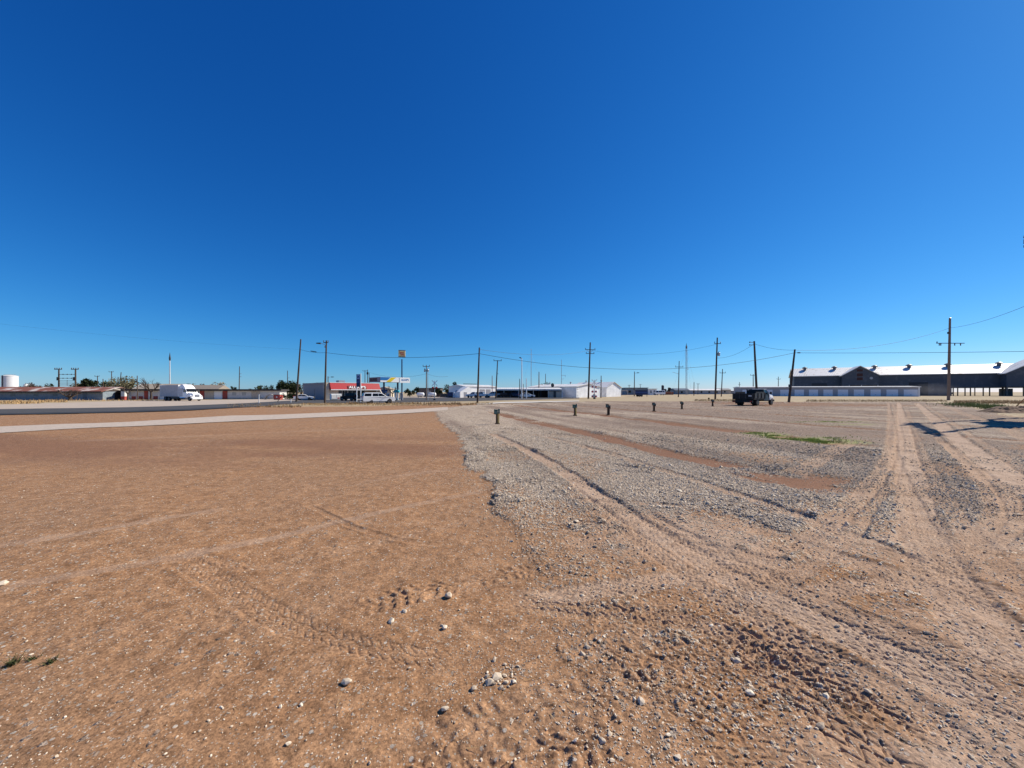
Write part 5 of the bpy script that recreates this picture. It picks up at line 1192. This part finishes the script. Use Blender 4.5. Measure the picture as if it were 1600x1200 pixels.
# ================================================================== hookup posts on the pad
def hookup(label, px, py, hpx, kind):
    X, Y = at(px, py); z = float(fields(np.array([X]), np.array([Y]))[0][0]); k = (hpx/F*Y)/.74
    t = thing('hookup_post', label, 'utility post', (X, Y, z), R(-8+16*random.random()), 'hookup posts on the gravel pad'); t.scale = (k*.74, k*.74, k)
    pm = wood_lit if kind == 'y' else wood_d
    box = M('box_green_grey', (.05, .125, .10), .5, .3) if kind == 'y' else M('box_brown_grey', (.075, .06, .05), .5, .2)
    part('post', MB().box(.055, 0, -.05, .07, .13, .62), pm, t); part('post', MB().box(-.04, .01, -.05, .12, .13, .60), wood_d, t)  # on yellow posts the right half is coloured as sunlit, the left as shaded
    b = part('outlet_box', MB().box(-.10, -.05, .50, .26, .2, .22), box, t, bevel=.012)
    part('cover', MB().prism([(-.24, .72), (.04, .72), (.04, .735), (-.24, .75)], -.17, .08), box, b); part('hatch', MB().box(-.10, -.158, .54, .18, .014, .13), M('hatch_grey', (.12, .20, .18), .4, .3), b)
    c = part('breaker_box', MB().box(.115, -.02, .53 if kind == 'y' else .42, .13, .18, .24), box, t, bevel=.01); part('latch', MB().box(.115, -.115, .6, .04, .01, .06), steel, c)
    part('conduit', MB().tube([(.12, .05, -.02), (.12, .05, .5)], .022, 8), M('conduit_yellow', (.42, .33, .10), .5) if kind == 'y' else steel_d, t)
    part('collar', MB().box(.0, 0, -.02, .34, .30, .05), wood_d, t)
for a in (('nearest hookup post on the gravel, green grey boxes on a post lit yellow', 777, 663.2, 22.4, 'y'), ('second hookup post, two grey boxes on a post lit yellow beyond the nearest one', 898.5, 650.8, 17, 'y'),
          ('dark hookup post on the red strip, right of the two yellow ones', 950.5, 648.8, 17, 'd'), ('dark hookup post in the middle of the row of six', 1022, 643, 13.5, 'd'),
          ('dark hookup post second from the truck end of the row', 1065.5, 639.8, 12, 'd'), ('small dark hookup post nearest to the black dump truck', 1113.5, 635, 10.5, 'd')): hookup(*a)
# ================================================================== trees and plants
def fol(name, c): return M(name, c, .9, var=.35, scale=.9, spec=.1)
F_DARK = fol('dark_evergreen_leaves', (.032, .042, .020)); F_GREEN = fol('green_leaves', (.065, .075, .030)); F_OLIVE = fol('olive_budding_twigs', (.17, .15, .085)); F_PALE = fol('pale_blossom_twigs', (.33, .29, .20)); F_BROWN = fol('brown_twigs', (.10, .075, .055))
bark = M('bark', (.075, .055, .045), .9, var=.3, scale=4)
def np_mesh(name, V, faces_per, mat, parent=None, k=3):
    """V: (n*k,3) vertex array, consecutive k vertices make a face"""
    n = len(V)//k; me = bpy.data.meshes.new(name)
    me.vertices.add(len(V)); me.vertices.foreach_set('co', np.asarray(V, np.float32).ravel())
    me.loops.add(n*k); me.loops.foreach_set('vertex_index', np.arange(n*k, dtype=np.int32))
    me.polygons.add(n); me.polygons.foreach_set('loop_start', np.arange(0, n*k, k, dtype=np.int32)); me.polygons.foreach_set('use_smooth', np.zeros(n, bool)); me.update(calc_edges=True)
    return link_mesh(name, me, mat, parent)
def leaves(C, size, rng):
    n = len(C); d = rng.normal(size=(n, 3, 3)); d /= np.linalg.norm(d, axis=2, keepdims=True)
    return (C[:, None, :]+d*(size*(.6+.8*rng.random((n, 1, 1))))).reshape(-1, 3)
def tree(label, px, Yd, top, width, mat, n=700, clump=14, base=.25, leaf=.22, kind='tree', group='trees on the skyline', cat='tree', trunk=True):
    X, Y, z = G(px, Yd); h = ZZ(top, Yd)-z; wd = width/F*Yd; seed = int(px*7+Yd); rng = np.random.default_rng(seed)
    t = thing(kind, label, cat, (X, Y, z), 0, group)
    zc = h*(1+base)/2; rz_ = h*(1-base)/2; rx = wd/2
    P = rng.normal(size=(clump, 3)); P /= np.linalg.norm(P, axis=1, keepdims=True); P *= (.35+.6*rng.random((clump, 1)))
    cc = P*np.array([rx*.8, rx*.8, rz_*.8])+np.array([0, 0, zc]); cr = (.22+.28*rng.random(clump))*min(rx, rz_*1.3)
    which = rng.integers(0, clump, n); q = rng.normal(size=(n, 3)); q /= np.linalg.norm(q, axis=1, keepdims=True); q *= rng.random((n, 1))**.4
    C = cc[which]+q*cr[which][:, None]; C[:, 2] = np.clip(C[:, 2], .05, h)
    np_mesh('crown', leaves(C, leaf*Yd/100, rng), 3, mat, t)
    if trunk:
        mb = MB(); mb.tube([(0, 0, -.1), (.05*rx, 0, h*base), (0, .1, zc)], [.035*h+.05, .028*h+.04, .03], 7)
        for c in cc[:6]: mb.tube([(0, 0, h*base*.8), tuple((np.array([0, 0, h*base*.8])*.4+c*.6)+rng.normal(size=3)*.1), tuple(c)], [.02*h+.02, .03, .012], 5)
        part('trunk', mb, bark, t)
    return t
def bare_tree(label, px, Yd, top, spread, base_fork=.3, mat=bark, levels=4, group='bare winter trees', th=.16):
    X, Y, z = G(px, Yd); h = ZZ(top, Yd)-z; rng = random.Random(int(px)); t = thing('bare_tree', label, 'tree', (X, Y, z), 0, group)
    tr, cr = MB(), MB(); sp = spread/F*Yd/2
    tr.tube([(0, 0, -.1), (.04, 0, h*base_fork*.6), (0, 0, h*base_fork)], [th*1.3, th, th*.85], 8)
    def grow(p, d, L, r, lv, mb):
        q = p+d*L; mid = p+d*L*.5+Vector((rng.uniform(-1, 1), rng.uniform(-1, 1), rng.uniform(-.3, .6)))*L*.07
        mb.tube([p, mid, q], [r, r*.8, r*.55], 5 if lv > 1 else 3, cap=False)
        if lv == 0: return
        for k in range(3 if lv > 1 else 4):
            e = (d+Vector((rng.uniform(-1, 1), rng.uniform(-1, 1), rng.uniform(-.25, .75)))*.75).normalized()
            grow(p+(q-p)*rng.uniform(.5, 1), e, L*rng.uniform(.55, .8), r*.55, lv-1, cr)
    n = 5
    for k in range(n):
        a = k*6.283/n+rng.uniform(-.4, .4); d = Vector((math.cos(a)*sp/h*1.5, math.sin(a)*sp/h*1.5, .75)).normalized()
        grow(Vector((0, 0, h*base_fork*rng.uniform(.8, 1))), d, h*.30, th*.6, levels-1, tr)
    part('trunk', tr, mat, t); part('crown', cr, mat, t); return t
bare_tree('spreading bare tree with a forked trunk in front of the rusty roofed shed', 109.5, 94, 601, 46, .22, th=.34, levels=5)
bare_tree('bare tree in front of the motel row left of the truck box', 236, 98, 593, 34, .42, th=.22, levels=5)
bare_tree('bare stubby tree at the left end of the motel row', 199.5, 99, 604, 14, .5, levels=3)
bare_tree('bare tree behind the fuel canopy and service post', 613, 125, 599, 22, .3)
tree('rounded dark evergreen beyond the rusty roof, right of the twin pole frame', 140, 150, 589, 22, F_DARK, 1500, 12, .15, .3)
tree('tawny bare crowned tree just left of the dark evergreen', 126, 160, 594, 24, F_OLIVE, 1100, 18, .1, .26)
tree('wide budding grey green tree behind the cream house', 190, 135, 588, 48, F_OLIVE, 2200, 30, .1, .26)
tree('budding tree between the dark evergreen and the cream house', 160, 150, 593, 32, F_GREEN, 1100, 20, .1, .25)
tree('budding tree left of the tan roofed house', 206, 142, 591, 28, F_OLIVE, 1200, 18, .1, .25)
for px, top, wd, m_, lab in ((36, 600, 22, F_BROWN, 'low brown tree next to the white storage tank'), (51, 598.5, 20, F_BROWN, 'brown tree second from the white storage tank'), (66, 600, 18, F_BROWN, 'brown tree mid way from the white tank to the twin pole frame'),
                             (80, 599, 20, F_DARK, 'dark tree touching the left pole of the twin pole frame')): tree(lab, px, 180, top, wd, m_, 500, 10, .1, .22)
tree('pale blossoming tree over the truck box', 291, 160, 596.5, 32, F_OLIVE, 900, 18, .1, .2)
tree('dark gap tree right of the truck fairing', 318, 165, 598, 14, F_BROWN, 400, 8, .1, .2)
tree('pale blossoming tree right of the truck over the motel roof', 339, 160, 595.5, 26, F_PALE, 900, 18, .1, .2)
tree('small dark tree under the tall thin pole over the motel roof', 364, 165, 601, 14, F_DARK, 500, 8, .1, .2)
for px, top, wd, m_, lab in ((391, 603, 22, F_BROWN, 'low brown tree right of the tall thin pole behind the motel roof'), (408, 601.5, 22, F_GREEN, 'low green brown tree over the right half of the motel roof'), (424, 600, 20, F_DARK, 'dark tree above the right end of the motel roof')): tree(lab, px, 160, top, wd, m_, 500, 10, .1, .22)
tree('tall dark evergreen left of the leaning dark pole', 441, 130, 592, 24, F_DARK, 2000, 16, .1, .28)
tree('dark spreading tree touching the leaning dark pole', 458, 135, 594, 32, F_DARK, 1900, 22, .15, .26)
tree('grey bare crowned tree between the leaning pole and the store wall', 471, 140, 596, 24, F_BROWN, 800, 14, .2, .18)
tree('faint tree showing above the grey store side wall', 496, 150, 594.5, 18, F_OLIVE, 400, 10, .2, .18)
t = tree('round dark bush beside the leaning dark pole', 452, 104, 613, 28, F_DARK, 1600, 16, .02, .16, 'bush', 'bushes', 'bush', False); part('stem', MB().tube([(0, 0, -.05), (0, 0, .6)], .06, 6), bark, t)
for px, Yd, top, wd, m_, lab in ((640, 170, 606, 26, F_DARK, 'dark low tree left of the brown building and twin poles'), (684, 160, 603.5, 16, F_DARK, 'round dark tree left of the two tallest trees by the board fence'), (699, 158, 599.5, 16, F_GREEN, 'green tree right of the round dark tree by the board fence'),
                                 (711, 165, 593.5, 14, F_DARK, 'tall narrow dark tree behind the round roofed hut'), (850, 190, 597.5, 26, F_GREEN, 'green tree top showing above the long carport roof'), (1048, 260, 606, 14, F_BROWN, 'faint bare tree behind the red brown wall'), (653, 180, 604, 16, F_DARK, 'dark tree behind the brown flat building'),
                                 (1000, 300, 607, 18, F_OLIVE, 'distant olive tree behind the office building')): tree(lab, px, Yd, top, wd, m_, 800, 12, .12, .2)
def tuft_mesh(name, pts, hs, mat, label=None, rng=RNG, lean=.35, wd=.02, group=None, kind='stuff'):
    """blades: each a thin triangle"""
    n = len(pts); a = rng.random(n)*6.283; b = rng.random(n)*6.283
    B = np.asarray(pts); w_ = (wd*(.6+.8*rng.random(n)))[:, None]
    side = np.stack([np.cos(a), np.sin(a), 0*a], 1)*w_
    tip = B+np.stack([np.cos(b)*lean*hs, np.sin(b)*lean*hs, hs], 1)
    V = np.stack([B-side, B+side, tip], 1).reshape(-1, 3)
    o = np_mesh(name, V, 3, mat); 
    if kind: tag(o, label, None, kind=kind)
    return o
def scatter(polyc, n, rng=RNG):
    """points along a photo strip: polyc = (px0,py0,px1,py1) in several patches"""
    out = []
    for (x0, y0, x1, y1), m in zip(polyc, n):
        px = x0+(x1-x0)*rng.random(m); py = y0+(y1-y0)*rng.random(m)
        Y = F*CAM_H/(py-HOR); X = (px-800)/F*Y
        for _ in range(12): Y = .5*Y+.5*F*(CAM_H-gz(X, Y))/(py-HOR); X = (px-800)/F*Y
        out.append(np.stack([X, Y], 1))
    A = np.concatenate(out); return np.column_stack([A, fields(A[:, 0], A[:, 1])[0]])
straw = M('dry_straw', (.40, .26, .12), .9, var=.35, scale=1.5); straw_d = M('brown_dead_weeds', (.26, .16, .07), .9, var=.35, scale=1.5); grn = M('fresh_grass', (.32, .38, .08), .8, var=.35, scale=2)
P_ = scatter([(-60, 627, 70, 631.0), (20, 626, 105, 628.5), (60, 625.5, 260, 626.5)], (3600, 1300, 700)); P_ = P_[fbm(P_[:, 0], P_[:, 1], 3, 3, 501) > .42]; tuft_mesh('dry_grass', P_, (.10+.5*RNG.random(len(P_))**2)*(.4+fbm(P_[:, 0], P_[:, 1], 4, 2, 502)), straw, 'tall dry grass strip in front of the rusty roofed shed', wd=.06)
P_ = scatter([(355, 631.5, 470, 637), (470, 630, 560, 632), (560, 630.5, 720, 631.8)], (2600, 2600, 1600)); P_ = P_[fbm(P_[:, 0], P_[:, 1], 1.6, 3, 503) > .46]; tuft_mesh('dry_weeds', P_, (.05+.5*RNG.random(len(P_))**2.5)*np.where(P_[:, 0] < -30, .45, 1), straw_d, 'dead brown weeds along the road verge', wd=.04)
P_ = scatter([(470, 631, 740, 634), (735, 630.5, 770, 632.5), (1085, 624.5, 1150, 627), (1490, 626, 1600, 631), (1260, 625, 1480, 628)], (2600, 300, 900, 2600, 2200)); tuft_mesh('straw_grass', P_, .08+.22*RNG.random(len(P_)), straw, 'short straw coloured grass on the verges', wd=.03)
A = []
for px, py, sx, sy, m in ((1497, 632, 1.6, .7, 900), (1508, 634, 1.3, .6, 1100), (1520, 633, 1.0, .7, 700), (1527, 636, 1.2, .5, 1100), (1540, 635, .9, .5, 900), (1550, 638, .9, .5, 1100), (1562, 639, .7, .4, 800), (1572, 642, .5, .3, 500)):
    cx, cy = at(px, py); A.append(np.column_stack([cx+RNG.normal(size=m)*sx, cy+RNG.normal(size=m)*sy]))
A = np.concatenate(A); A = A[fbm(A[:, 0], A[:, 1], .8, 3, 507) > .46]; P_ = np.column_stack([A, fields(A[:, 0], A[:, 1])[0]]); tuft_mesh('green_weeds', P_, (.04+.50*RNG.random(len(P_))**3), M('weed_green', (.17, .20, .06), .8, var=.4, scale=2), 'green weeds on the bank at the right edge', wd=.025)
P_ = None; A = []
for (px, py), sx, sy, m in (((1248, 686), 1.2, .5, 3800), ((1195, 679), .6, .5, 1500), ((1290, 690), .45, .3, 900), ((1300, 660), 1.4, .35, 900), ((1180, 676), .4, .3, 300)):
    cx, cy = at(px, py); A.append(np.column_stack([cx+RNG.normal(size=m)*sx*.6, cy+RNG.normal(size=m)*sy*.6]))
A = np.concatenate(A); keep = fbm(A[:, 0], A[:, 1], .35, 3, 211) > .52; A = A[keep]; P_ = np.column_stack([A, fields(A[:, 0], A[:, 1])[0]])
tuft_mesh('green_grass', P_, .02+.05*RNG.random(len(P_)), grn, 'bright green grass growing through the gravel', wd=.008)
for px, py, n_, h_, lab in ((18, 1040, 22, .05, 'small dark green weed at the left edge of the foreground dirt'), (50, 1033, 12, .03, 'tiny weed second from the left edge of the dirt'), (79, 1036, 18, .035, 'tiny leafy weed farthest from the left edge of the dirt')):
    cx, cy = at(px, py); z = float(fields(np.array([cx]), np.array([cy]))[0][0]); t = thing('weed', lab, 'weed', (cx, cy, z))
    A = np.column_stack([RNG.normal(size=(n_*3, 2))*.012, np.zeros(n_*3)]); o = tuft_mesh('leaves', A, h_*(.5+.6*RNG.random(len(A))), F_GREEN, kind=None, wd=.003, lean=.9); o.parent = t
t = tree('green bush at the foot of the transformer pole', 1107.5, 82, 621.8, 5, F_GREEN, 500, 7, .02, .10, 'bush', 'bushes', 'bush', False); part('stem', MB().tube([(0, 0, -.05), (0, 0, .3)], .03, 5), bark, t)
# --- dirt bank at the right edge
def dirt_mound():
    cx, cy = at(1590, 646); n, m = 44, 26; vs = []
    for i in range(n):
        for j in range(m):
            u = i/(n-1)*2-1; v = j/(m-1)*2-1; x = cx+1.6+u*2.6; y = cy+1.2+v*2.0
            r2 = u*u+v*v; vs.append((x, y, max(0, 1-r2)**.8))
    A = np.array(vs); zz = fields(A[:, 0], A[:, 1])[0]; nn = fbm(A[:, 0], A[:, 1], .5, 4, 301)
    A[:, 2] = zz-.05+A[:, 2]*(.25+.85*nn)*.75
    mb = MB(); mb.add([tuple(a) for a in A], [(i*m+j, (i+1)*m+j, (i+1)*m+j+1, i*m+j+1) for i in range(n-1) for j in range(m-1)])
    o = part('dirt_mound', mb, M('mound_soil', (.17, .10, .06), .95, var=.4, scale=3, bump=.8, bscale=14)); tag(o, 'dark lumpy dirt mound at the right edge beside the guy wire', 'dirt mound')
dirt_mound()
# ================================================================== stones
def stone_mat():
    m = bpy.data.materials.new('crushed_stone'); m.use_nodes = True; nt = m.node_tree; b = nt.nodes['Principled BSDF']; b.inputs['Roughness'].default_value = .9; b.inputs['Specular IOR Level'].default_value = .2
    a = _n(nt, 'ShaderNodeAttribute'); a.attribute_name = 'tone'
    c = ramp(nt, a.outputs['Fac'], [(0, (.26, .20, .145)), (.2, (.42, .335, .25)), (.5, (.56, .455, .335)), (.85, (.70, .59, .45)), (1, (.82, .73, .59))])
    no = _n(nt, 'ShaderNodeTexNoise'); no.inputs['Scale'].default_value = 60; no.inputs['Detail'].default_value = 3
    tc = _n(nt, 'ShaderNodeTexCoord'); nt.links.new(tc.outputs['Object'], no.inputs['Vector'])
    c = mixc(nt, 1.0, c, ramp(nt, no.outputs['Fac'], [(.3, (.85, .83, .80)), (.7, (1.12, 1.12, 1.12))]), 'MULTIPLY'); nt.links.new(c, b.inputs['Base Color']); return m
SM = stone_mat()
def shape_bank(n, fine):
    t = (1+5**.5)/2
    V = np.array([(-1, t, 0), (1, t, 0), (-1, -t, 0), (1, -t, 0), (0, -1, t), (0, 1, t), (0, -1, -t), (0, 1, -t), (t, 0, -1), (t, 0, 1), (-t, 0, -1), (-t, 0, 1)], float)
    V /= np.linalg.norm(V[0]); Fc = np.array([(0, 11, 5), (0, 5, 1), (0, 1, 7), (0, 7, 10), (0, 10, 11), (1, 5, 9), (5, 11, 4), (11, 10, 2), (10, 7, 6), (7, 1, 8), (3, 9, 4), (3, 4, 2), (3, 2, 6), (3, 6, 8), (3, 8, 9), (4, 9, 5), (2, 4, 11), (6, 2, 10), (8, 6, 7), (9, 8, 1)])
    if not fine:
        V = np.array([(1, 0, 0), (-1, 0, 0), (0, 1, 0), (0, -1, 0), (0, 0, 1), (0, 0, -1)], float); Fc = np.array([(0, 2, 4), (2, 1, 4), (1, 3, 4), (3, 0, 4), (2, 0, 5), (1, 2, 5), (3, 1, 5), (0, 3, 5)])
    r = np.random.default_rng(5); out = []
    for _ in range(n):
        K = V*(.72+.5*r.random((len(V), 1)))
        p = r.normal(size=3); p /= np.linalg.norm(p); d = K@p; K = K-np.outer(np.clip(d-.45, 0, None), p)      # a broken flat face
        out.append(K*np.array([1.15, .9, .62]))
    return np.array(out), Fc
def stones(name, xy, size, label, fine=True, sink=.25, rng=RNG, tone=None):
    n = len(xy); bank, Fc = shape_bank(24, fine); k = bank.shape[1]; z = fields(xy[:, 0], xy[:, 1])[0]
    K = bank[rng.integers(0, 24, n)]
    a = rng.random(n)*6.283; tl = rng.normal(size=n)*.35; ca, sa = np.cos(a), np.sin(a); ct, st = np.cos(tl), np.sin(tl)
    x = K[:, :, 0]*ct[:, None]+K[:, :, 2]*st[:, None]; zz = -K[:, :, 0]*st[:, None]+K[:, :, 2]*ct[:, None]; y = K[:, :, 1]
    X = x*ca[:, None]-y*sa[:, None]; Yv = x*sa[:, None]+y*ca[:, None]; s_ = size[:, None]
    V = np.stack([xy[:, :1]+X*s_, xy[:, 1:]+Yv*s_, z[:, None]+zz*s_+(size*(.62-1.2*sink))[:, None]], 2).reshape(-1, 3)
    f = (Fc[None]+np.arange(n)[:, None, None]*k).reshape(-1, 3)
    me = bpy.data.meshes.new(name); me.vertices.add(len(V)); me.vertices.foreach_set('co', V.astype(np.float32).ravel())
    me.loops.add(f.size); me.loops.foreach_set('vertex_index', f.astype(np.int32).ravel()); me.polygons.add(len(f)); me.polygons.foreach_set('loop_start', np.arange(0, f.size, 3, dtype=np.int32)); me.polygons.foreach_set('use_smooth', np.zeros(len(f), bool)); me.update(calc_edges=True)
    tn = np.clip(rng.beta(2.2, 2.4, n) if tone is None else tone, 0, 1)
    t = me.attributes.new('tone', 'FLOAT', 'POINT'); t.data.foreach_set('value', np.repeat(tn, k).astype(np.float32))
    o = link_mesh(name, me, SM); tag(o, label, None, kind='stuff'); return o
def fan(n, r0, r1, power, rng=RNG, half=1.05):
    u = rng.random(n); r = (r0**power+(r1**power-r0**power)*u)**(1/power); a = (rng.random(n)*2-1)*half
    return np.column_stack([r*np.sin(a), r*np.cos(a)])
c = fan(720000, 1.5, 20, 1.0); c = c[c[:, 1] > .8]; fl = fields(c[:, 0], c[:, 1])
rr = np.hypot(c[:, 0], c[:, 1]); keep = RNG.random(len(c)) < np.clip(fl[1]*.95, 0, 1)*np.where(rr < 6, .68, .78)*sst(20, 9, rr)*(.035+.965*sst(3.4, 5.2, c[:, 1]-.09*np.clip(c[:, 0]-.8, 0, 9)))
keep &= fl[1] > .18; c2 = c[keep]; r_ = np.hypot(c2[:, 0], c2[:, 1]); hp = fl[6][keep]
size = np.exp(RNG.normal(size=len(c2))*.45)*.0070*(1+.35*hp)*(.65+.35*sst(3, 7, r_))*(1+.030*r_)
nearq = r_ < 7
tone_ = np.clip(-.22*fl[7][keep]+.04+RNG.beta(2.4, 2.0, len(c2))-.12*hp, 0, 1)
stones('gravel', c2[nearq], size[nearq], 'grey crushed stone spread over the near lot', True, .36, tone=tone_[nearq])
stones('gravel', c2[~nearq], size[~nearq], 'grey crushed stone covering the lot farther out', False, .34, tone=tone_[~nearq])
c = fan(230000, 1.45, 12, .8); c = c[c[:, 1] > .7]; fl = fields(c[:, 0], c[:, 1])
spot = fbm(c[:, 0], c[:, 1], .45, 3, 401); right = sst(-.6, 1.2, c[:, 0]+.25*(c[:, 1]-2))
keep = RNG.random(len(c)) < (.16+.5*right*sst(.36, .6, spot)+.10*sst(.55, .7, spot))*(1-.5*fl[2])
c = c[keep]; rt = right[keep]; stones('pebbles', c, np.exp(RNG.normal(size=len(c))*.5)*(.0026+.0010*rt), 'small pale pebbles scattered through the foreground dirt', True, .3, tone=np.clip(RNG.beta(2.6, 1.8, len(c)), 0, 1))
c = fan(120000, 2.2, 17, 1.0); c = c[(c[:, 1] > 1.5) & (np.abs(c[:, 0]) < 4)]; fl = fields(c[:, 0], c[:, 1]); jit = c+RNG.normal(size=c.shape)*.28; fj = fields(jit[:, 0], jit[:, 1])
c = c[(fl[1] < .25) & (fj[1] > .3) & (RNG.random(len(c)) < .75)]; stones('gravel', c, np.exp(RNG.normal(size=len(c))*.45)*.0075, 'stray grey stones along the edge between gravel and dirt', True, .3)
c = fan(420, 1.6, 9, 1.0); c = c[c[:, 1] > 1.2]; P_ = np.column_stack([c, fields(c[:, 0], c[:, 1])[0]+.004]); tuft_mesh('dry_straw', P_, .006+.006*RNG.random(len(P_)), straw, 'bits of dry straw lying on the dirt', lean=8.0, wd=.0022)
# edge rows of larger pieces and the clustered heap in the foreground
def blob(px, py, n, sx, sy, s0):
    cx, cy = at(px, py); return np.column_stack([cx+RNG.normal(size=n)*sx, cy+RNG.normal(size=n)*sy]), np.exp(RNG.normal(size=n)*.45)*s0*.45
A, B = [], []
for a in ((790, 1052, 130, .08, .06, .009), (772, 1066, 40, .05, .03, .017), (700, 1095, 50, .10, .05, .006), (720, 1080, 30, .08, .04, .006), (870, 1000, 70, .12, .10, .006), (880, 985, 26, .08, .10, .009), (640, 1150, 60, .14, .06, .006), (990, 1000, 80, .16, .07, .006),
          (1250, 1100, 120, .22, .05, .007), (1500, 1120, 200, .3, .10, .009), (1560, 1150, 120, .2, .08, .010), (1230, 1150, 40, .08, .04, .011), (1330, 1050, 40, .03, .12, .013), (1460, 1020, 90, .16, .10, .010), (1380, 915, 60, .12, .2, .013), (1580, 905, 60, .2, .2, .015), (1120, 930, 50, .2, .12, .01), (975, 905, 60, .2, .1, .010)):
    p_, s_ = blob(*a); A.append(p_); B.append(s_)
stones('gravel', np.concatenate(A), np.concatenate(B), 'loose clusters of grey stones on the foreground soil', True, .2)
# single stones one can point at
def rock(label, px, py, w_px, tone, seed):
    cx, cy = at(px, py); z = float(fields(np.array([cx]), np.array([cy]))[0][0]); s_ = w_px/F*cy/2
    bank, Fc = shape_bank(24, True); me = bpy.data.meshes.new('stone'); V = bank[seed % 24]*s_*1.05
    bm_f = [tuple(f) for f in Fc]; me.from_pydata([tuple(v) for v in V], [], bm_f); me.update()
    t = me.attributes.new('tone', 'FLOAT', 'POINT'); t.data.foreach_set('value', np.full(len(V), tone, np.float32))
    o = link_mesh('stone', me, SM); o.location = (cx, cy, z+s_*.38); o.rotation_euler = (0, 0, seed*1.3)
    sb = o.modifiers.new('s', 'BEVEL'); sb.width = s_*.12; sb.segments = 2
    tag(o, label, 'stone', 'single stones on the foreground dirt')
for i, a in enumerate((('largest pale stone of the little heap in the foreground', 776, 1064, 18, .62), ('grey stone touching the left side of the largest heap stone', 765, 1071, 15, .45), ('dark stone at the left foot of the foreground heap', 740, 1080, 13, .25),
        ('grey stone alone on the dirt above the heap', 701, 934, 15, .55), ('small pale stone below and left of the lone grey stone', 694, 982, 10, .8), ('pale stone left of the lone grey stone, lower one of two', 611, 972, 12, .7), ('small stone just above the left pale stone', 632, 957, 9, .6),
        ('dark stone on the soil right of the heap, near the deep tread print', 918, 1012, 12, .2), ('round grey stone near the bottom middle edge', 940, 1163, 14, .4), ('flat pale chip on the left dirt', 541, 1070, 17, .6), ('pale chip at the far left edge of the dirt', 3, 916, 13, .75),
        ('dark grey stone at the left end of the stone trail under the heap', 695, 1112, 13, .5), ('pale stone on the soil right of the round grey stone', 1171, 1086, 14, .9), ('dark stone among the clustered stones on the lower right', 1282, 1135, 16, .2))): rock(*a, seed=i*5+3)
# --- drifting dust in front of the barn
def dust_cloud():
    X, Y, z = G(1458, 128)
    me = bpy.data.meshes.new('dust_cloud'); mb = MB().lathe([(1.5, .05), (5.5, 1.0), (6.8, 2.6), (5.0, 4.2), (1.0, 5.2)], 18); me.from_pydata(mb.v, [], mb.f); me.update()
    m = bpy.data.materials.new('thin_dust'); m.use_nodes = True; nt = m.node_tree; nt.nodes.remove(nt.nodes['Principled BSDF'])
    v = _n(nt, 'ShaderNodeVolumePrincipled'); v.inputs['Color'].default_value = (.75, .68, .60, 1); nt.links.new(v.outputs[0], nt.nodes['Material Output'].inputs['Volume'])
    tc = _n(nt, 'ShaderNodeTexCoord'); no = _n(nt, 'ShaderNodeTexNoise'); no.inputs['Scale'].default_value = .45; no.inputs['Detail'].default_value = 3; nt.links.new(tc.outputs['Object'], no.inputs['Vector'])
    ln = _n(nt, 'ShaderNodeVectorMath', operation='LENGTH'); mp = _n(nt, 'ShaderNodeMapping'); mp.inputs['Location'].default_value = (0, 0, -.9); mp.inputs['Scale'].default_value = (.15, .15, .4); nt.links.new(tc.outputs['Object'], mp.inputs[0]); nt.links.new(mp.outputs[0], ln.inputs[0])
    d = mathn(nt, 'MULTIPLY', mathn(nt, 'MULTIPLY', mathn(nt, 'SUBTRACT', 1.0, ln.outputs['Value'], True), mathn(nt, 'SUBTRACT', no.outputs['Fac'], .30, True)), .16)
    nt.links.new(d, v.inputs['Density'])
    o = link_mesh('dust_cloud', me, m); o.location = (X, Y, z); tag(o, 'thin tan dust drifting in front of the dark barn', None, kind='stuff')
dust_cloud()
